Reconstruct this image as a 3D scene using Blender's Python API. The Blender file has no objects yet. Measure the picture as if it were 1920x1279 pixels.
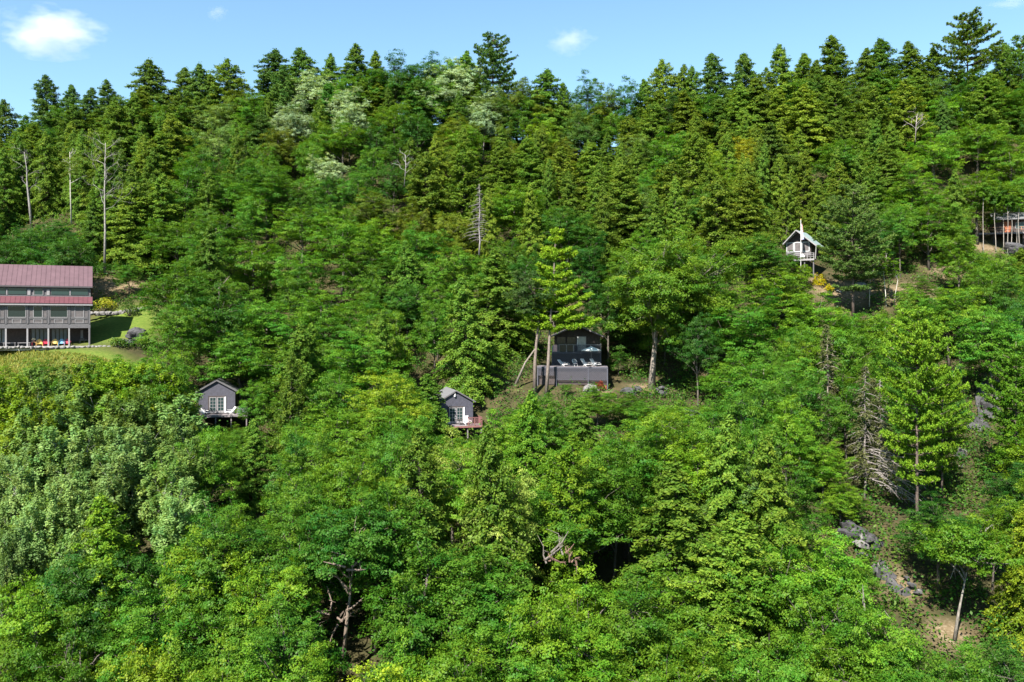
import bpy, math, random
import numpy as np
from mathutils import Vector

# ------------------------------------------------------------------ camera, sky, sun, exposure
SC = bpy.context.scene
COL = SC.collection
F = 1600.0          # focal length in pixels of a 1920 wide frame
HZ = 600.0          # pixel row of the horizon
cam_d = bpy.data.cameras.new('camera')
cam = bpy.data.objects.new('camera', cam_d)
COL.objects.link(cam)
cam.location = (0, 0, 0)
cam.rotation_euler = (math.radians(90), 0, 0)
cam_d.sensor_width = 36
cam_d.lens = F / 1920 * 36
cam_d.shift_y = -(639.5 - HZ) / 1920
cam_d.clip_start = .5
cam_d.clip_end = 30000
SC.camera = cam

SUN_EL, SUN_AZ = 46.0, 206.0      # azimuth clockwise from +Y (camera looks along +Y)
w = bpy.data.worlds.new('World')
SC.world = w
w.use_nodes = True
nt = w.node_tree
bg = nt.nodes['Background']
sky = nt.nodes.new('ShaderNodeTexSky')
sky.sky_type = 'NISHITA'
sky.sun_disc = False
sky.sun_elevation = math.radians(SUN_EL)
sky.sun_rotation = math.radians(SUN_AZ)
sky.altitude = 300
sky.air_density = 1.1
sky.dust_density = .1
sky.ozone_density = 3.2
wb = nt.nodes.new('ShaderNodeMix'); wb.data_type = 'RGBA'; wb.blend_type = 'MULTIPLY'; wb.inputs[0].default_value = 1   # white balance of the whole sky
wb.inputs[7].default_value = (.96, 1.07, 1, 1)
nt.links.new(sky.outputs[0], wb.inputs[6]); nt.links.new(wb.outputs[2], bg.inputs[0])
bg.inputs[1].default_value = .063

sun_d = bpy.data.lights.new('sun', 'SUN')
sun_d.energy = 4.8
sun_d.angle = math.radians(.5)
sun_d.color = (1, .95, .86)
sun = bpy.data.objects.new('sun', sun_d)
COL.objects.link(sun)
_e, _a = math.radians(SUN_EL), math.radians(SUN_AZ)
SUN_DIR = Vector((math.sin(_a) * math.cos(_e), math.cos(_a) * math.cos(_e), math.sin(_e)))
sun.rotation_euler = SUN_DIR.to_track_quat('Z', 'Y').to_euler()

SC.view_settings.view_transform = 'Standard'
SC.view_settings.look = 'None'
SC.view_settings.exposure = 1.87
SC.view_settings.gamma = 1
SC.view_settings.use_curve_mapping = False
SC.render.engine = 'CYCLES'
cy = SC.cycles
cy.max_bounces = 8
cy.diffuse_bounces = 3
cy.glossy_bounces = 2
cy.transmission_bounces = 4
cy.transparent_max_bounces = 8
cy.volume_bounces = 6
cy.sample_clamp_indirect = 6
cy.use_denoising = True
cy.volume_step_rate = 1.0
SC.render.use_persistent_data = False

# ------------------------------------------------------------------ helpers
def px2w(px, py, Y):
    return Vector(((px - 960) / F * Y, Y, (HZ - py) / F * Y))

def w2px(p):
    return 960 + F * p[0] / p[1], HZ - F * p[2] / p[1]

def tag(o, label=None, cat=None, group=None, kind=None):
    if label: o['label'] = label
    if cat: o['category'] = cat
    if group: o['group'] = group
    if kind: o['kind'] = kind
    return o

def empty(name, loc=(0, 0, 0), rz=0.0):
    o = bpy.data.objects.new(name, None)
    COL.objects.link(o)
    o.location = loc
    o.rotation_euler = (0, 0, rz)
    o.empty_display_size = .3
    return o

def np_mesh(name, V, quads=None, tris=None, attr=None, smooth=False):
    me = bpy.data.meshes.new(name)
    V = np.asarray(V, dtype=np.float32).reshape(-1, 3)
    me.vertices.add(len(V))
    me.vertices.foreach_set('co', V.ravel())
    nq = 0 if quads is None else len(quads)
    ntr = 0 if tris is None else len(tris)
    idx, starts, tot = [], [], 0
    if nq:
        idx.append(np.asarray(quads, dtype=np.int32).ravel())
        starts.append(np.arange(nq, dtype=np.int32) * 4)
        tot = nq * 4
    if ntr:
        idx.append(np.asarray(tris, dtype=np.int32).ravel())
        starts.append(tot + np.arange(ntr, dtype=np.int32) * 3)
        tot += ntr * 3
    me.loops.add(tot)
    me.loops.foreach_set('vertex_index', np.concatenate(idx))
    me.polygons.add(nq + ntr)
    me.polygons.foreach_set('loop_start', np.concatenate(starts))
    me.polygons.foreach_set('use_smooth', np.full(nq + ntr, bool(smooth)))
    if attr is not None:
        for k, a in attr.items():
            at = me.attributes.new(k, 'FLOAT', 'POINT')
            at.data.foreach_set('value', np.asarray(a, dtype=np.float32))
    me.update(calc_edges=True)
    me.validate()
    return me

def link(name, me, mat=None, parent=None, loc=(0, 0, 0), color=None):
    o = bpy.data.objects.new(name, me)
    COL.objects.link(o)
    if mat is not None and len(me.materials) == 0:
        me.materials.append(mat)
    o.location = loc
    if parent is not None: o.parent = parent
    if color is not None: o.color = (*color, 1)
    return o

class MB:
    """collects boxes, bars, tubes and polygons and links them as one mesh object"""
    def __init__(s):
        s.V, s.Q, s.T, s.n = [], [], [], 0
    def _add(s, V, Q=None, T=None):
        V = np.asarray(V, dtype=float).reshape(-1, 3)
        if Q is not None and len(Q): s.Q.append(np.asarray(Q, dtype=int) + s.n)
        if T is not None and len(T): s.T.append(np.asarray(T, dtype=int) + s.n)
        s.V.append(V); s.n += len(V)
        return s
    def box(s, x0, x1, y0, y1, z0, z1):
        V = [(x, y, z) for z in (z0, z1) for y in (y0, y1) for x in (x0, x1)]
        return s._add(V, [(0, 2, 3, 1), (4, 5, 7, 6), (0, 1, 5, 4), (2, 6, 7, 3), (0, 4, 6, 2), (1, 3, 7, 5)])
    def bar(s, a, b, wd, th, up=(0, 0, 1)):
        a, b = Vector(a), Vector(b)
        d = (b - a).normalized(); u = Vector(up)
        r = d.cross(u)
        if r.length < 1e-4: r = d.cross(Vector((1, 0, 0)))
        r.normalize(); u = r.cross(d)
        V = []
        for p in (a, b):
            for i, j in ((-1, -1), (1, -1), (1, 1), (-1, 1)):
                V.append(p + r * (wd / 2 * i) + u * (th / 2 * j))
        return s._add([tuple(v) for v in V], [(3, 2, 1, 0), (4, 5, 6, 7), (0, 1, 5, 4), (1, 2, 6, 5), (2, 3, 7, 6), (3, 0, 4, 7)])
    def tube(s, pts, rad, sides=6):
        P = np.asarray(pts, dtype=float); k = len(P)
        rad = np.broadcast_to(np.asarray(rad, dtype=float), (k,))
        T = np.gradient(P, axis=0); T /= np.linalg.norm(T, axis=1)[:, None] + 1e-9
        ref = np.array([1., 0, 0]) if abs(T[:, 0]).mean() < .7 else np.array([0, 1., 0])
        A = np.cross(T, ref); A /= np.linalg.norm(A, axis=1)[:, None] + 1e-9
        B = np.cross(T, A)
        th = np.arange(sides) / sides * 2 * np.pi
        V = P[:, None] + rad[:, None, None] * (np.cos(th)[None, :, None] * A[:, None] + np.sin(th)[None, :, None] * B[:, None])
        i = np.arange(k - 1)[:, None] * sides; j = np.arange(sides)[None]; j2 = (j + 1) % sides
        Q = np.stack([i + j, i + j2, i + sides + j2, i + sides + j], -1).reshape(-1, 4)
        V = V.reshape(-1, 3)
        n = len(V)
        V = np.vstack([V, P[0], P[-1]])
        jj = np.arange(sides); jk = (jj + 1) % sides
        T1 = np.stack([np.full(sides, n), jk, jj], -1)
        T2 = np.stack([np.full(sides, n + 1), (k - 1) * sides + jj, (k - 1) * sides + jk], -1)
        return s._add(V, Q, np.vstack([T1, T2]))
    def prism(s, poly, y0, y1):
        """polygon in xz pushed along y"""
        n = len(poly)
        V = [(x, y0, z) for x, z in poly] + [(x, y1, z) for x, z in poly]
        Q = [(i, i + n, (i + 1) % n + n, (i + 1) % n) for i in range(n)]
        T = [(0, i, i + 1) for i in range(1, n - 1)] + [(n, n + i + 1, n + i) for i in range(1, n - 1)]
        return s._add(V, Q, T)
    def quadslab(s, c, th):
        """slab under a planar quad given by four corners"""
        c = [Vector(p) for p in c]
        nrm = (c[1] - c[0]).cross(c[3] - c[0]).normalized() * th
        V = [tuple(p) for p in c] + [tuple(p - nrm) for p in c]
        return s._add(V, [(0, 1, 2, 3), (7, 6, 5, 4), (0, 4, 5, 1), (1, 5, 6, 2), (2, 6, 7, 3), (3, 7, 4, 0)])
    def mesh(s, name, smooth=False):
        return np_mesh(name, np.vstack(s.V), np.vstack(s.Q) if s.Q else None, np.vstack(s.T) if s.T else None, smooth=smooth)
    def build(s, name, mat, parent=None, loc=(0, 0, 0), color=None, smooth=False):
        return link(name, s.mesh(name, smooth), mat, parent, loc, color)

# ------------------------------------------------------------------ value noise
_rs = np.random.RandomState(5)
_NT = _rs.rand(64, 64, 64).astype(np.float32)
def noise3(P, sc=1.0):
    q = np.asarray(P, dtype=float) * sc
    i = np.floor(q).astype(int); f = q - i
    f = f * f * (3 - 2 * f)
    out = 0
    for dx in (0, 1):
        for dy in (0, 1):
            for dz in (0, 1):
                wgt = (f[..., 0] if dx else 1 - f[..., 0]) * (f[..., 1] if dy else 1 - f[..., 1]) * (f[..., 2] if dz else 1 - f[..., 2])
                out = out + wgt * _NT[(i[..., 0] + dx) % 64, (i[..., 1] + dy) % 64, (i[..., 2] + dz) % 64]
    return out * 2 - 1
def fbm(P, sc=1.0, n=3):
    return sum(noise3(np.asarray(P) + 17.3 * k, sc * 2 ** k) / 2 ** k for k in range(n))

# ------------------------------------------------------------------ materials
def new_mat(name):
    m = bpy.data.materials.new(name); m.use_nodes = True
    n = m.node_tree.nodes
    return m, n, m.node_tree.links, n['Principled BSDF']

def ramp(n, stops):
    r = n.new('ShaderNodeValToRGB')
    e = r.color_ramp.elements
    while len(e) < len(stops): e.new(.5)
    for k, (p, c) in enumerate(stops):
        e[k].position = p; e[k].color = (*c, 1)
    return r

def plain(name, col, rough=.6, var=.12, scale=6.0, metal=0.0, spec=.4, bump=.0):
    """paint, timber or metal with a little wear"""
    m, n, l, b = new_mat(name)
    tc = n.new('ShaderNodeTexCoord')
    no = n.new('ShaderNodeTexNoise'); no.inputs['Scale'].default_value = scale; no.inputs['Detail'].default_value = 4
    l.new(tc.outputs['Object'], no.inputs['Vector'])
    r = ramp(n, [(.3, tuple(c * (1 - var) for c in col)), (.7, tuple(min(1, c * (1 + var)) for c in col))])
    l.new(no.outputs['Fac'], r.inputs[0]); l.new(r.outputs[0], b.inputs['Base Color'])
    b.inputs['Roughness'].default_value = rough; b.inputs['Metallic'].default_value = metal
    b.inputs['Specular IOR Level'].default_value = spec
    if bump:
        bp = n.new('ShaderNodeBump'); bp.inputs['Strength'].default_value = bump; bp.inputs['Distance'].default_value = .02
        l.new(no.outputs['Fac'], bp.inputs['Height']); l.new(bp.outputs[0], b.inputs['Normal'])
    return m

def siding(name, col, pitch=.13):
    """painted lap siding: fine horizontal relief in the boards"""
    m, n, l, b = new_mat(name)
    tc = n.new('ShaderNodeTexCoord'); sp = n.new('ShaderNodeSeparateXYZ')
    l.new(tc.outputs['Object'], sp.inputs[0])
    dv = n.new('ShaderNodeMath'); dv.operation = 'DIVIDE'; dv.inputs[1].default_value = pitch
    l.new(sp.outputs['Z'], dv.inputs[0])
    fr = n.new('ShaderNodeMath'); fr.operation = 'FRACT'; l.new(dv.outputs[0], fr.inputs[0])
    no = n.new('ShaderNodeTexNoise'); no.inputs['Scale'].default_value = 3; no.inputs['Detail'].default_value = 6
    l.new(tc.outputs['Object'], no.inputs['Vector'])
    r = ramp(n, [(.3, tuple(c * .8 for c in col)), (.7, tuple(c * 1.2 for c in col))])
    l.new(no.outputs['Fac'], r.inputs[0]); l.new(r.outputs[0], b.inputs['Base Color'])
    bp = n.new('ShaderNodeBump'); bp.inputs['Strength'].default_value = .6; bp.inputs['Distance'].default_value = .02; bp.invert = True
    l.new(fr.outputs[0], bp.inputs['Height']); l.new(bp.outputs[0], b.inputs['Normal'])
    b.inputs['Roughness'].default_value = .7
    return m

def glass_mat(name, col=(.02, .03, .035), rough=.08):
    m, n, l, b = new_mat(name)
    b.inputs['Base Color'].default_value = (*col, 1)
    b.inputs['Roughness'].default_value = rough
    b.inputs['Specular IOR Level'].default_value = .3
    return m

def leaf_mat(name, trans=.4, rough=.5, spec=.25, hue_var=.035):
    """leaf: its colour is the object's own colour, varied leaf by leaf; light shines through it"""
    m, n, l, b = new_mat(name)
    oi = n.new('ShaderNodeObjectInfo')
    at = n.new('ShaderNodeAttribute'); at.attribute_name = 'v'
    hs = n.new('ShaderNodeHueSaturation')
    mh = n.new('ShaderNodeMapRange'); mh.inputs['To Min'].default_value = .5 + hue_var; mh.inputs['To Max'].default_value = .5 - hue_var
    mv = n.new('ShaderNodeMapRange'); mv.inputs['To Min'].default_value = .62; mv.inputs['To Max'].default_value = 1.42
    l.new(at.outputs['Fac'], mh.inputs['Value']); l.new(at.outputs['Fac'], mv.inputs['Value'])
    l.new(mh.outputs[0], hs.inputs['Hue']); l.new(mv.outputs[0], hs.inputs['Value'])
    l.new(oi.outputs['Color'], hs.inputs['Color'])
    l.new(hs.outputs[0], b.inputs['Base Color'])
    b.inputs['Roughness'].default_value = rough
    b.inputs['Specular IOR Level'].default_value = spec * .6
    tr = n.new('ShaderNodeBsdfTranslucent')
    mx = n.new('ShaderNodeMix'); mx.data_type = 'RGBA'; mx.blend_type = 'MULTIPLY'; mx.inputs[0].default_value = 1
    l.new(hs.outputs[0], mx.inputs[6]); mx.inputs[7].default_value = (1.35, 1.25, .55, 1)
    l.new(mx.outputs[2], tr.inputs['Color'])
    ms = n.new('ShaderNodeMixShader'); ms.inputs[0].default_value = trans
    l.new(b.outputs[0], ms.inputs[1]); l.new(tr.outputs[0], ms.inputs[2])
    l.new(ms.outputs[0], n['Material Output'].inputs['Surface'])
    return m

def bark_mat(name):
    m, n, l, b = new_mat(name)
    oi = n.new('ShaderNodeObjectInfo')
    tc = n.new('ShaderNodeTexCoord'); mp = n.new('ShaderNodeMapping'); mp.inputs['Scale'].default_value = (5, 5, 1.2)
    l.new(tc.outputs['Object'], mp.inputs[0])
    no = n.new('ShaderNodeTexNoise'); no.inputs['Scale'].default_value = 2.2; no.inputs['Detail'].default_value = 6; no.inputs['Roughness'].default_value = .7
    l.new(mp.outputs[0], no.inputs['Vector'])
    r = ramp(n, [(.32, (.35, .35, .35)), (.68, (1.3, 1.3, 1.3))])
    l.new(no.outputs['Fac'], r.inputs[0])
    mx = n.new('ShaderNodeMix'); mx.data_type = 'RGBA'; mx.blend_type = 'MULTIPLY'; mx.inputs[0].default_value = 1
    l.new(oi.outputs['Color'], mx.inputs[6]); l.new(r.outputs[0], mx.inputs[7])
    l.new(mx.outputs[2], b.inputs['Base Color'])
    bp = n.new('ShaderNodeBump'); bp.inputs['Strength'].default_value = .7; bp.inputs['Distance'].default_value = .04
    l.new(no.outputs['Fac'], bp.inputs['Height']); l.new(bp.outputs[0], b.inputs['Normal'])
    b.inputs['Roughness'].default_value = .9
    b.inputs['Specular IOR Level'].default_value = .15
    return m

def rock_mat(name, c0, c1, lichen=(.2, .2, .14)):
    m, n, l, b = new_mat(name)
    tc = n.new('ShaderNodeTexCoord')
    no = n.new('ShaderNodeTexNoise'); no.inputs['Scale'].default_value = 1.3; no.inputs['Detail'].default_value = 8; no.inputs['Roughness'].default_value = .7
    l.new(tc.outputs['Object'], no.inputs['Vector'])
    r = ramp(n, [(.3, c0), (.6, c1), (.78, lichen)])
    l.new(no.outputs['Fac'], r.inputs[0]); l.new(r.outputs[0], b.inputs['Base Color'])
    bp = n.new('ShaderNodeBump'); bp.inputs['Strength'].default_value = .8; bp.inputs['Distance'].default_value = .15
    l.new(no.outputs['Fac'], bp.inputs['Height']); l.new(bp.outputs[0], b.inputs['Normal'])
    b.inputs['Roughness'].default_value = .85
    return m

LEAF = leaf_mat('leaf', .42, hue_var=.045)
NEEDLE = leaf_mat('needle', .36, .55, .2, .035)
BARK = bark_mat('bark')
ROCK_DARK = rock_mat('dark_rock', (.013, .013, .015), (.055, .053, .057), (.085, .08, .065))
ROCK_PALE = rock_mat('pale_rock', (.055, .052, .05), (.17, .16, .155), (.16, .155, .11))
# ------------------------------------------------------------------ the hillside
_py = np.array([-4000, -600, -150, 0, 40, 55, 68, 78, 95, 110, 126, 140, 148, 165, 185, 205, 225, 260, 330, 600, 4000.])
_pz = np.array([-62, -62, -62, -58, -43, -35, -29, -25, -19.5, -14.8, -9, -1.5, 4, 15.5, 31, 46, 50, 46, 38, 20, 0.])
_rpx = np.array([-600, 0, 100, 280, 400, 520, 660, 850, 1060, 1180, 1250, 1400, 1570, 1900, 2600.])
_rpy = np.array([260, 212, 172, 138, 150, 122, 110, 112, 172, 170, 140, 130, 100, 98, 110.])
_rz = (HZ - _rpy) / F * 205 - 15.5
def base_g(x, y):
    z = np.interp(y, _py, _pz)
    # soften the corners of the profile
    z = (z + np.interp(y - 5, _py, _pz) + np.interp(y + 5, _py, _pz)) / 3
    d = np.interp(x, (_rpx - 960) / F * 205, _rz) - 46
    s = np.clip((y - 145) / 60, 0, 1); s = s * s * (3 - 2 * s)
    e = np.clip((900 - y) / 500, 0, 1)
    return z + d * s * e
# places whose height the photograph gives: (pixel x, pixel y, depth)
ANCH = [(170, 649, 118), (90, 652, 116), (0, 655, 114), (60, 648, 122), (120, 640, 126), (0, 640, 126),(60, 600, 132), (215, 601, 128), (180, 628, 122), (260, 600, 128), (215, 540, 140), (120, 520, 142), (20, 520, 142),
        (0, 700, 108), (120, 700, 109), (210, 690, 111), (195, 500, 150), (50, 422, 163), (133, 412, 163), (262, 470, 156),
        (407, 800, 110), (430, 790, 114), (860, 820, 109), (870, 810, 113), (1085, 722, 122), (1085, 712, 126), (1085, 700, 132), (1222, 722, 126), (1022, 742, 120), (968, 712, 123), (1003, 730, 121),
        (1500, 505, 150), (1510, 497, 156), (1575, 540, 148), (1530, 550, 144), (1595, 562, 143), (1740, 520, 150), (1700, 555, 143), (1880, 468, 160), (1880, 455, 168),
        (1840, 770, 116), (1810, 880, 103), (1690, 1100, 78), (1620, 1000, 86), (1795, 1180, 72), (645, 1215, 66), (1664, 580, 140), (480, 930, 95), (1640, 930, 95)]
_A = np.array([[*px2w(*a)] for a in ANCH])
_res = _A[:, 2] - base_g(_A[:, 0], _A[:, 1])
_SIG = 10.0
_D2 = ((_A[:, None, :2] - _A[None, :, :2]) ** 2).sum(-1)
_K = np.exp(-_D2 / (2 * _SIG ** 2)) + np.eye(len(_A)) * .06
_W = np.linalg.solve(_K, _res)
def ground(x, y):
    x, y = np.broadcast_arrays(np.asarray(x, float), np.asarray(y, float))
    sh = x.shape; xf, yf = x.ravel(), y.ravel()
    out = base_g(xf, yf)
    for i in range(0, len(xf), 20000):
        s = slice(i, i + 20000)
        d2 = (xf[s, None] - _A[None, :, 0]) ** 2 + (yf[s, None] - _A[None, :, 1]) ** 2
        out[s] += np.exp(-d2 / (2 * _SIG ** 2)) @ _W
    return out.reshape(sh)
def g1(x, y): return float(ground(np.array([x]), np.array([y]))[0])

def blob(px, py, Y, rx, ry):
    p = px2w(px, py, Y); return (p.x, p.y, rx, ry)
LAWN = [blob(215, 610, 126, 6.5, 8), blob(90, 700, 110, 13, 5.5), blob(0, 690, 110, 14, 6), blob(160, 690, 112, 8, 4)]
BARE = [blob(215, 535, 141, 6, 3.5), blob(60, 505, 142, 9, 3), blob(1578, 535, 146, 6, 4), blob(1710, 545, 144, 4.5, 4), blob(1775, 455, 152, 3, 2),
        blob(1215, 728, 124, 3, 1.6), blob(1690, 1085, 78, 1.4, 2), blob(1780, 1172, 72, 1.8, 1.5), blob(476, 915, 95, 1.3, 3.2), blob(1105, 800, 108, 2, 2), blob(1130, 715, 121, 1.6, 1.5),
        blob(1300, 790, 110, 2, 2), blob(1512, 508, 149, 2.5, 2.5), blob(1850, 470, 160, 5, 2)]
def mask(B, x, y, soft=.35):
    m = np.zeros_like(np.asarray(x, float))
    for cx, cy_, rx, ry in B:
        d = np.sqrt(((x - cx) / rx) ** 2 + ((y - cy_) / ry) ** 2)
        m = np.maximum(m, np.clip((1 + soft - d) / (2 * soft), 0, 1))
    return m

def axis(lo, hi, step, far, n=22):
    a = np.arange(lo, hi + .1, step)
    g = np.geomspace(step, far, n)
    return np.concatenate([(lo - g)[::-1], a, hi + g])
gx = axis(-150, 150, 1.5, 4000); gy = axis(35, 235, 1.5, 4000)
GX, GY = np.meshgrid(gx, gy)
GZ = ground(GX, GY)
_pt = np.stack([GX, GY, np.zeros_like(GX)], -1)
_lawn = mask(LAWN, GX, GY)
_near = np.clip(1 - np.maximum(np.abs(GX) - 150, 0) / 60, 0, 1) * np.clip(1 - np.maximum(np.abs(GY - 130) - 110, 0) / 60, 0, 1)
GZ = GZ + (fbm(_pt, .22, 3) * .28) * (1 - .9 * _lawn) * _near
nx, ny = len(gx), len(gy)
ii = (np.arange(ny - 1)[:, None] * nx + np.arange(nx - 1)[None]).ravel()
me = np_mesh('hillside', np.stack([GX, GY, GZ], -1).reshape(-1, 3), np.stack([ii, ii + 1, ii + nx + 1, ii + nx], -1),
             attr={'lawn': _lawn.ravel(), 'bare': mask(BARE, GX, GY).ravel()}, smooth=True)
m, n, l, b = new_mat('forest_floor')
tc = n.new('ShaderNodeTexCoord')
n1 = n.new('ShaderNodeTexNoise'); n1.inputs['Scale'].default_value = .35; n1.inputs['Detail'].default_value = 9; n1.inputs['Roughness'].default_value = .7
n2 = n.new('ShaderNodeTexNoise'); n2.inputs['Scale'].default_value = 2.5; n2.inputs['Detail'].default_value = 8; n2.inputs['Roughness'].default_value = .75
for q in (n1, n2): l.new(tc.outputs['Object'], q.inputs['Vector'])
rf = ramp(n, [(.35, (.022, .026, .01)), (.52, (.045, .04, .018)), (.7, (.075, .055, .03))])
l.new(n1.outputs['Fac'], rf.inputs[0])
rb = ramp(n, [(.3, (.06, .05, .025)), (.5, (.13, .095, .055)), (.7, (.24, .2, .14))])
l.new(n2.outputs['Fac'], rb.inputs[0])
rl = ramp(n, [(.35, (.05, .09, .014)), (.55, (.09, .125, .02)), (.72, (.16, .15, .045))])
l.new(n2.outputs['Fac'], rl.inputs[0])
def mixc(a, b_, f):
    mx = n.new('ShaderNodeMix'); mx.data_type = 'RGBA'
    l.new(f, mx.inputs[0]); l.new(a, mx.inputs[6]); l.new(b_, mx.inputs[7]); return mx.outputs[2]
ab = n.new('ShaderNodeAttribute'); ab.attribute_name = 'bare'
al = n.new('ShaderNodeAttribute'); al.attribute_name = 'lawn'
c = mixc(mixc(rf.outputs[0], rb.outputs[0], ab.outputs['Fac']), rl.outputs[0], al.outputs['Fac'])
l.new(c, b.inputs['Base Color']); b.inputs['Roughness'].default_value = .95; b.inputs['Specular IOR Level'].default_value = .1
bp = n.new('ShaderNodeBump'); bp.inputs['Strength'].default_value = .7; bp.inputs['Distance'].default_value = .12
l.new(n2.outputs['Fac'], bp.inputs['Height']); l.new(bp.outputs[0], b.inputs['Normal'])
tag(link('hillside', me, m), kind='structure')

# clouds: real bodies of vapour far beyond the ridge
def cloud_mat(name, dens):
    m = bpy.data.materials.new(name); m.use_nodes = True
    n, l = m.node_tree.nodes, m.node_tree.links
    n.remove(n['Principled BSDF'])
    pv = n.new('ShaderNodeVolumePrincipled')
    pv.inputs['Color'].default_value = (.90, .88, .91, 1)
    tc = n.new('ShaderNodeTexCoord')
    no = n.new('ShaderNodeTexNoise'); no.inputs['Scale'].default_value = 1.5; no.inputs['Detail'].default_value = 6; no.inputs['Roughness'].default_value = .6
    l.new(tc.outputs['Object'], no.inputs['Vector'])
    ln = n.new('ShaderNodeVectorMath'); ln.operation = 'LENGTH'; l.new(tc.outputs['Object'], ln.inputs[0])
    # thins out towards its rim and in the hollows of the noise
    sb = n.new('ShaderNodeMath'); sb.operation = 'MULTIPLY_ADD'; sb.inputs[1].default_value = 2.6; l.new(no.outputs['Fac'], sb.inputs[0])
    sb.inputs[2].default_value = -.55
    s2 = n.new('ShaderNodeMath'); s2.operation = 'SUBTRACT'; l.new(sb.outputs[0], s2.inputs[0]); l.new(ln.outputs['Value'], s2.inputs[1])
    mr = n.new('ShaderNodeMapRange'); mr.inputs['From Min'].default_value = 0; mr.inputs['From Max'].default_value = .5
    mr.inputs['To Min'].default_value = 0; mr.inputs['To Max'].default_value = dens
    l.new(s2.outputs[0], mr.inputs['Value']); l.new(mr.outputs[0], pv.inputs['Density'])
    l.new(pv.outputs[0], n['Material Output'].inputs['Volume'])
    return m
def ico(sub=4):
    import bmesh
    bm = bmesh.new(); bmesh.ops.create_icosphere(bm, subdivisions=sub, radius=1)
    V = np.array([v.co[:] for v in bm.verts]); T = np.array([[v.index for v in f.verts] for f in bm.faces]); bm.free()
    return V, T
ICO4, ICO3, ICO2 = ico(4), ico(3), ico(2)
for k, (px, py, wpx, hpx, dens, lab) in enumerate([
        (94, 60, 222, 100, .0062, 'large white fair-weather cloud over the low end of the wooded ridge'),
        (1068, 76, 98, 56, .0045, 'small thin cloud to the side of the lone pine on the ridge'),
        (407, 23, 48, 32, .004, 'tiny wisp of cloud high beside the large white cloud'),
        (1902, 3, 110, 16, .004, 'faint cloud edge high above the tiered skyline pine')]):
    Y = 2600
    V, T = ICO4
    r = 1 + .16 * fbm(V + 9 * k, 1.3, 3)[:, None]
    cl = link('cloud', np_mesh('cloud', V * r, tris=T, smooth=True), cloud_mat('cloud_vapour', dens))
    cl.location = px2w(px, py, Y)
    cl.scale = (wpx / 2 / F * Y, wpx / 2.6 / F * Y, hpx / 2 / F * Y)
    tag(cl, lab, 'cloud', 'fair-weather clouds')
# ------------------------------------------------------------------ trees: meshes shared between alike trees
def unit(a): return a / (np.linalg.norm(a, axis=-1, keepdims=True) + 1e-9)

def leaves(P, N, L, W, rng, T=None, v=None):
    """one diamond leaf at each P with normal N (T: its long axis)"""
    n = len(P)
    if T is None: T = rng.normal(size=(n, 3))
    T = unit(T - (T * N).sum(-1, keepdims=True) * N)
    B = np.cross(N, T)
    L = np.broadcast_to(L, (n,))[:, None]; W = np.broadcast_to(W, (n,))[:, None]
    s = rng.uniform(.75, 1.25, (n, 1))
    V = np.stack([P + T * L * s / 2, P + B * W * s / 2, P - T * L * s / 2, P - B * W * s / 2], 1)
    if v is None: v = rng.rand(n)
    return V.reshape(-1, 3), np.repeat(v, 4)

def leaf_mesh(name, V, v):
    q = np.arange(len(V)).reshape(-1, 4)
    return np_mesh(name, V, q, attr={'v': v})

def sphere_dirs(rng, n, zmin=-1.0):
    z = rng.uniform(zmin, 1, n); t = rng.uniform(0, 2 * np.pi, n); r = np.sqrt(1 - z * z)
    return np.stack([r * np.cos(t), r * np.sin(t), z], -1)

def poisson_keep(P, dmin, limit):
    keep = []
    for p in P:
        if all(((p - q) ** 2).sum() > dmin * dmin for q in keep):
            keep.append(p)
            if len(keep) >= limit: break
    return np.array(keep)

def limb_curve(a, b, sag, rng, k=4):
    t = np.linspace(0, 1, k + 1)[:, None]
    p = a + (b - a) * t
    p[:, 2] += sag * np.sin(t[:, 0] * np.pi)
    p[1:-1] += rng.normal(size=(k - 1, 3)) * .12
    return p

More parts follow.
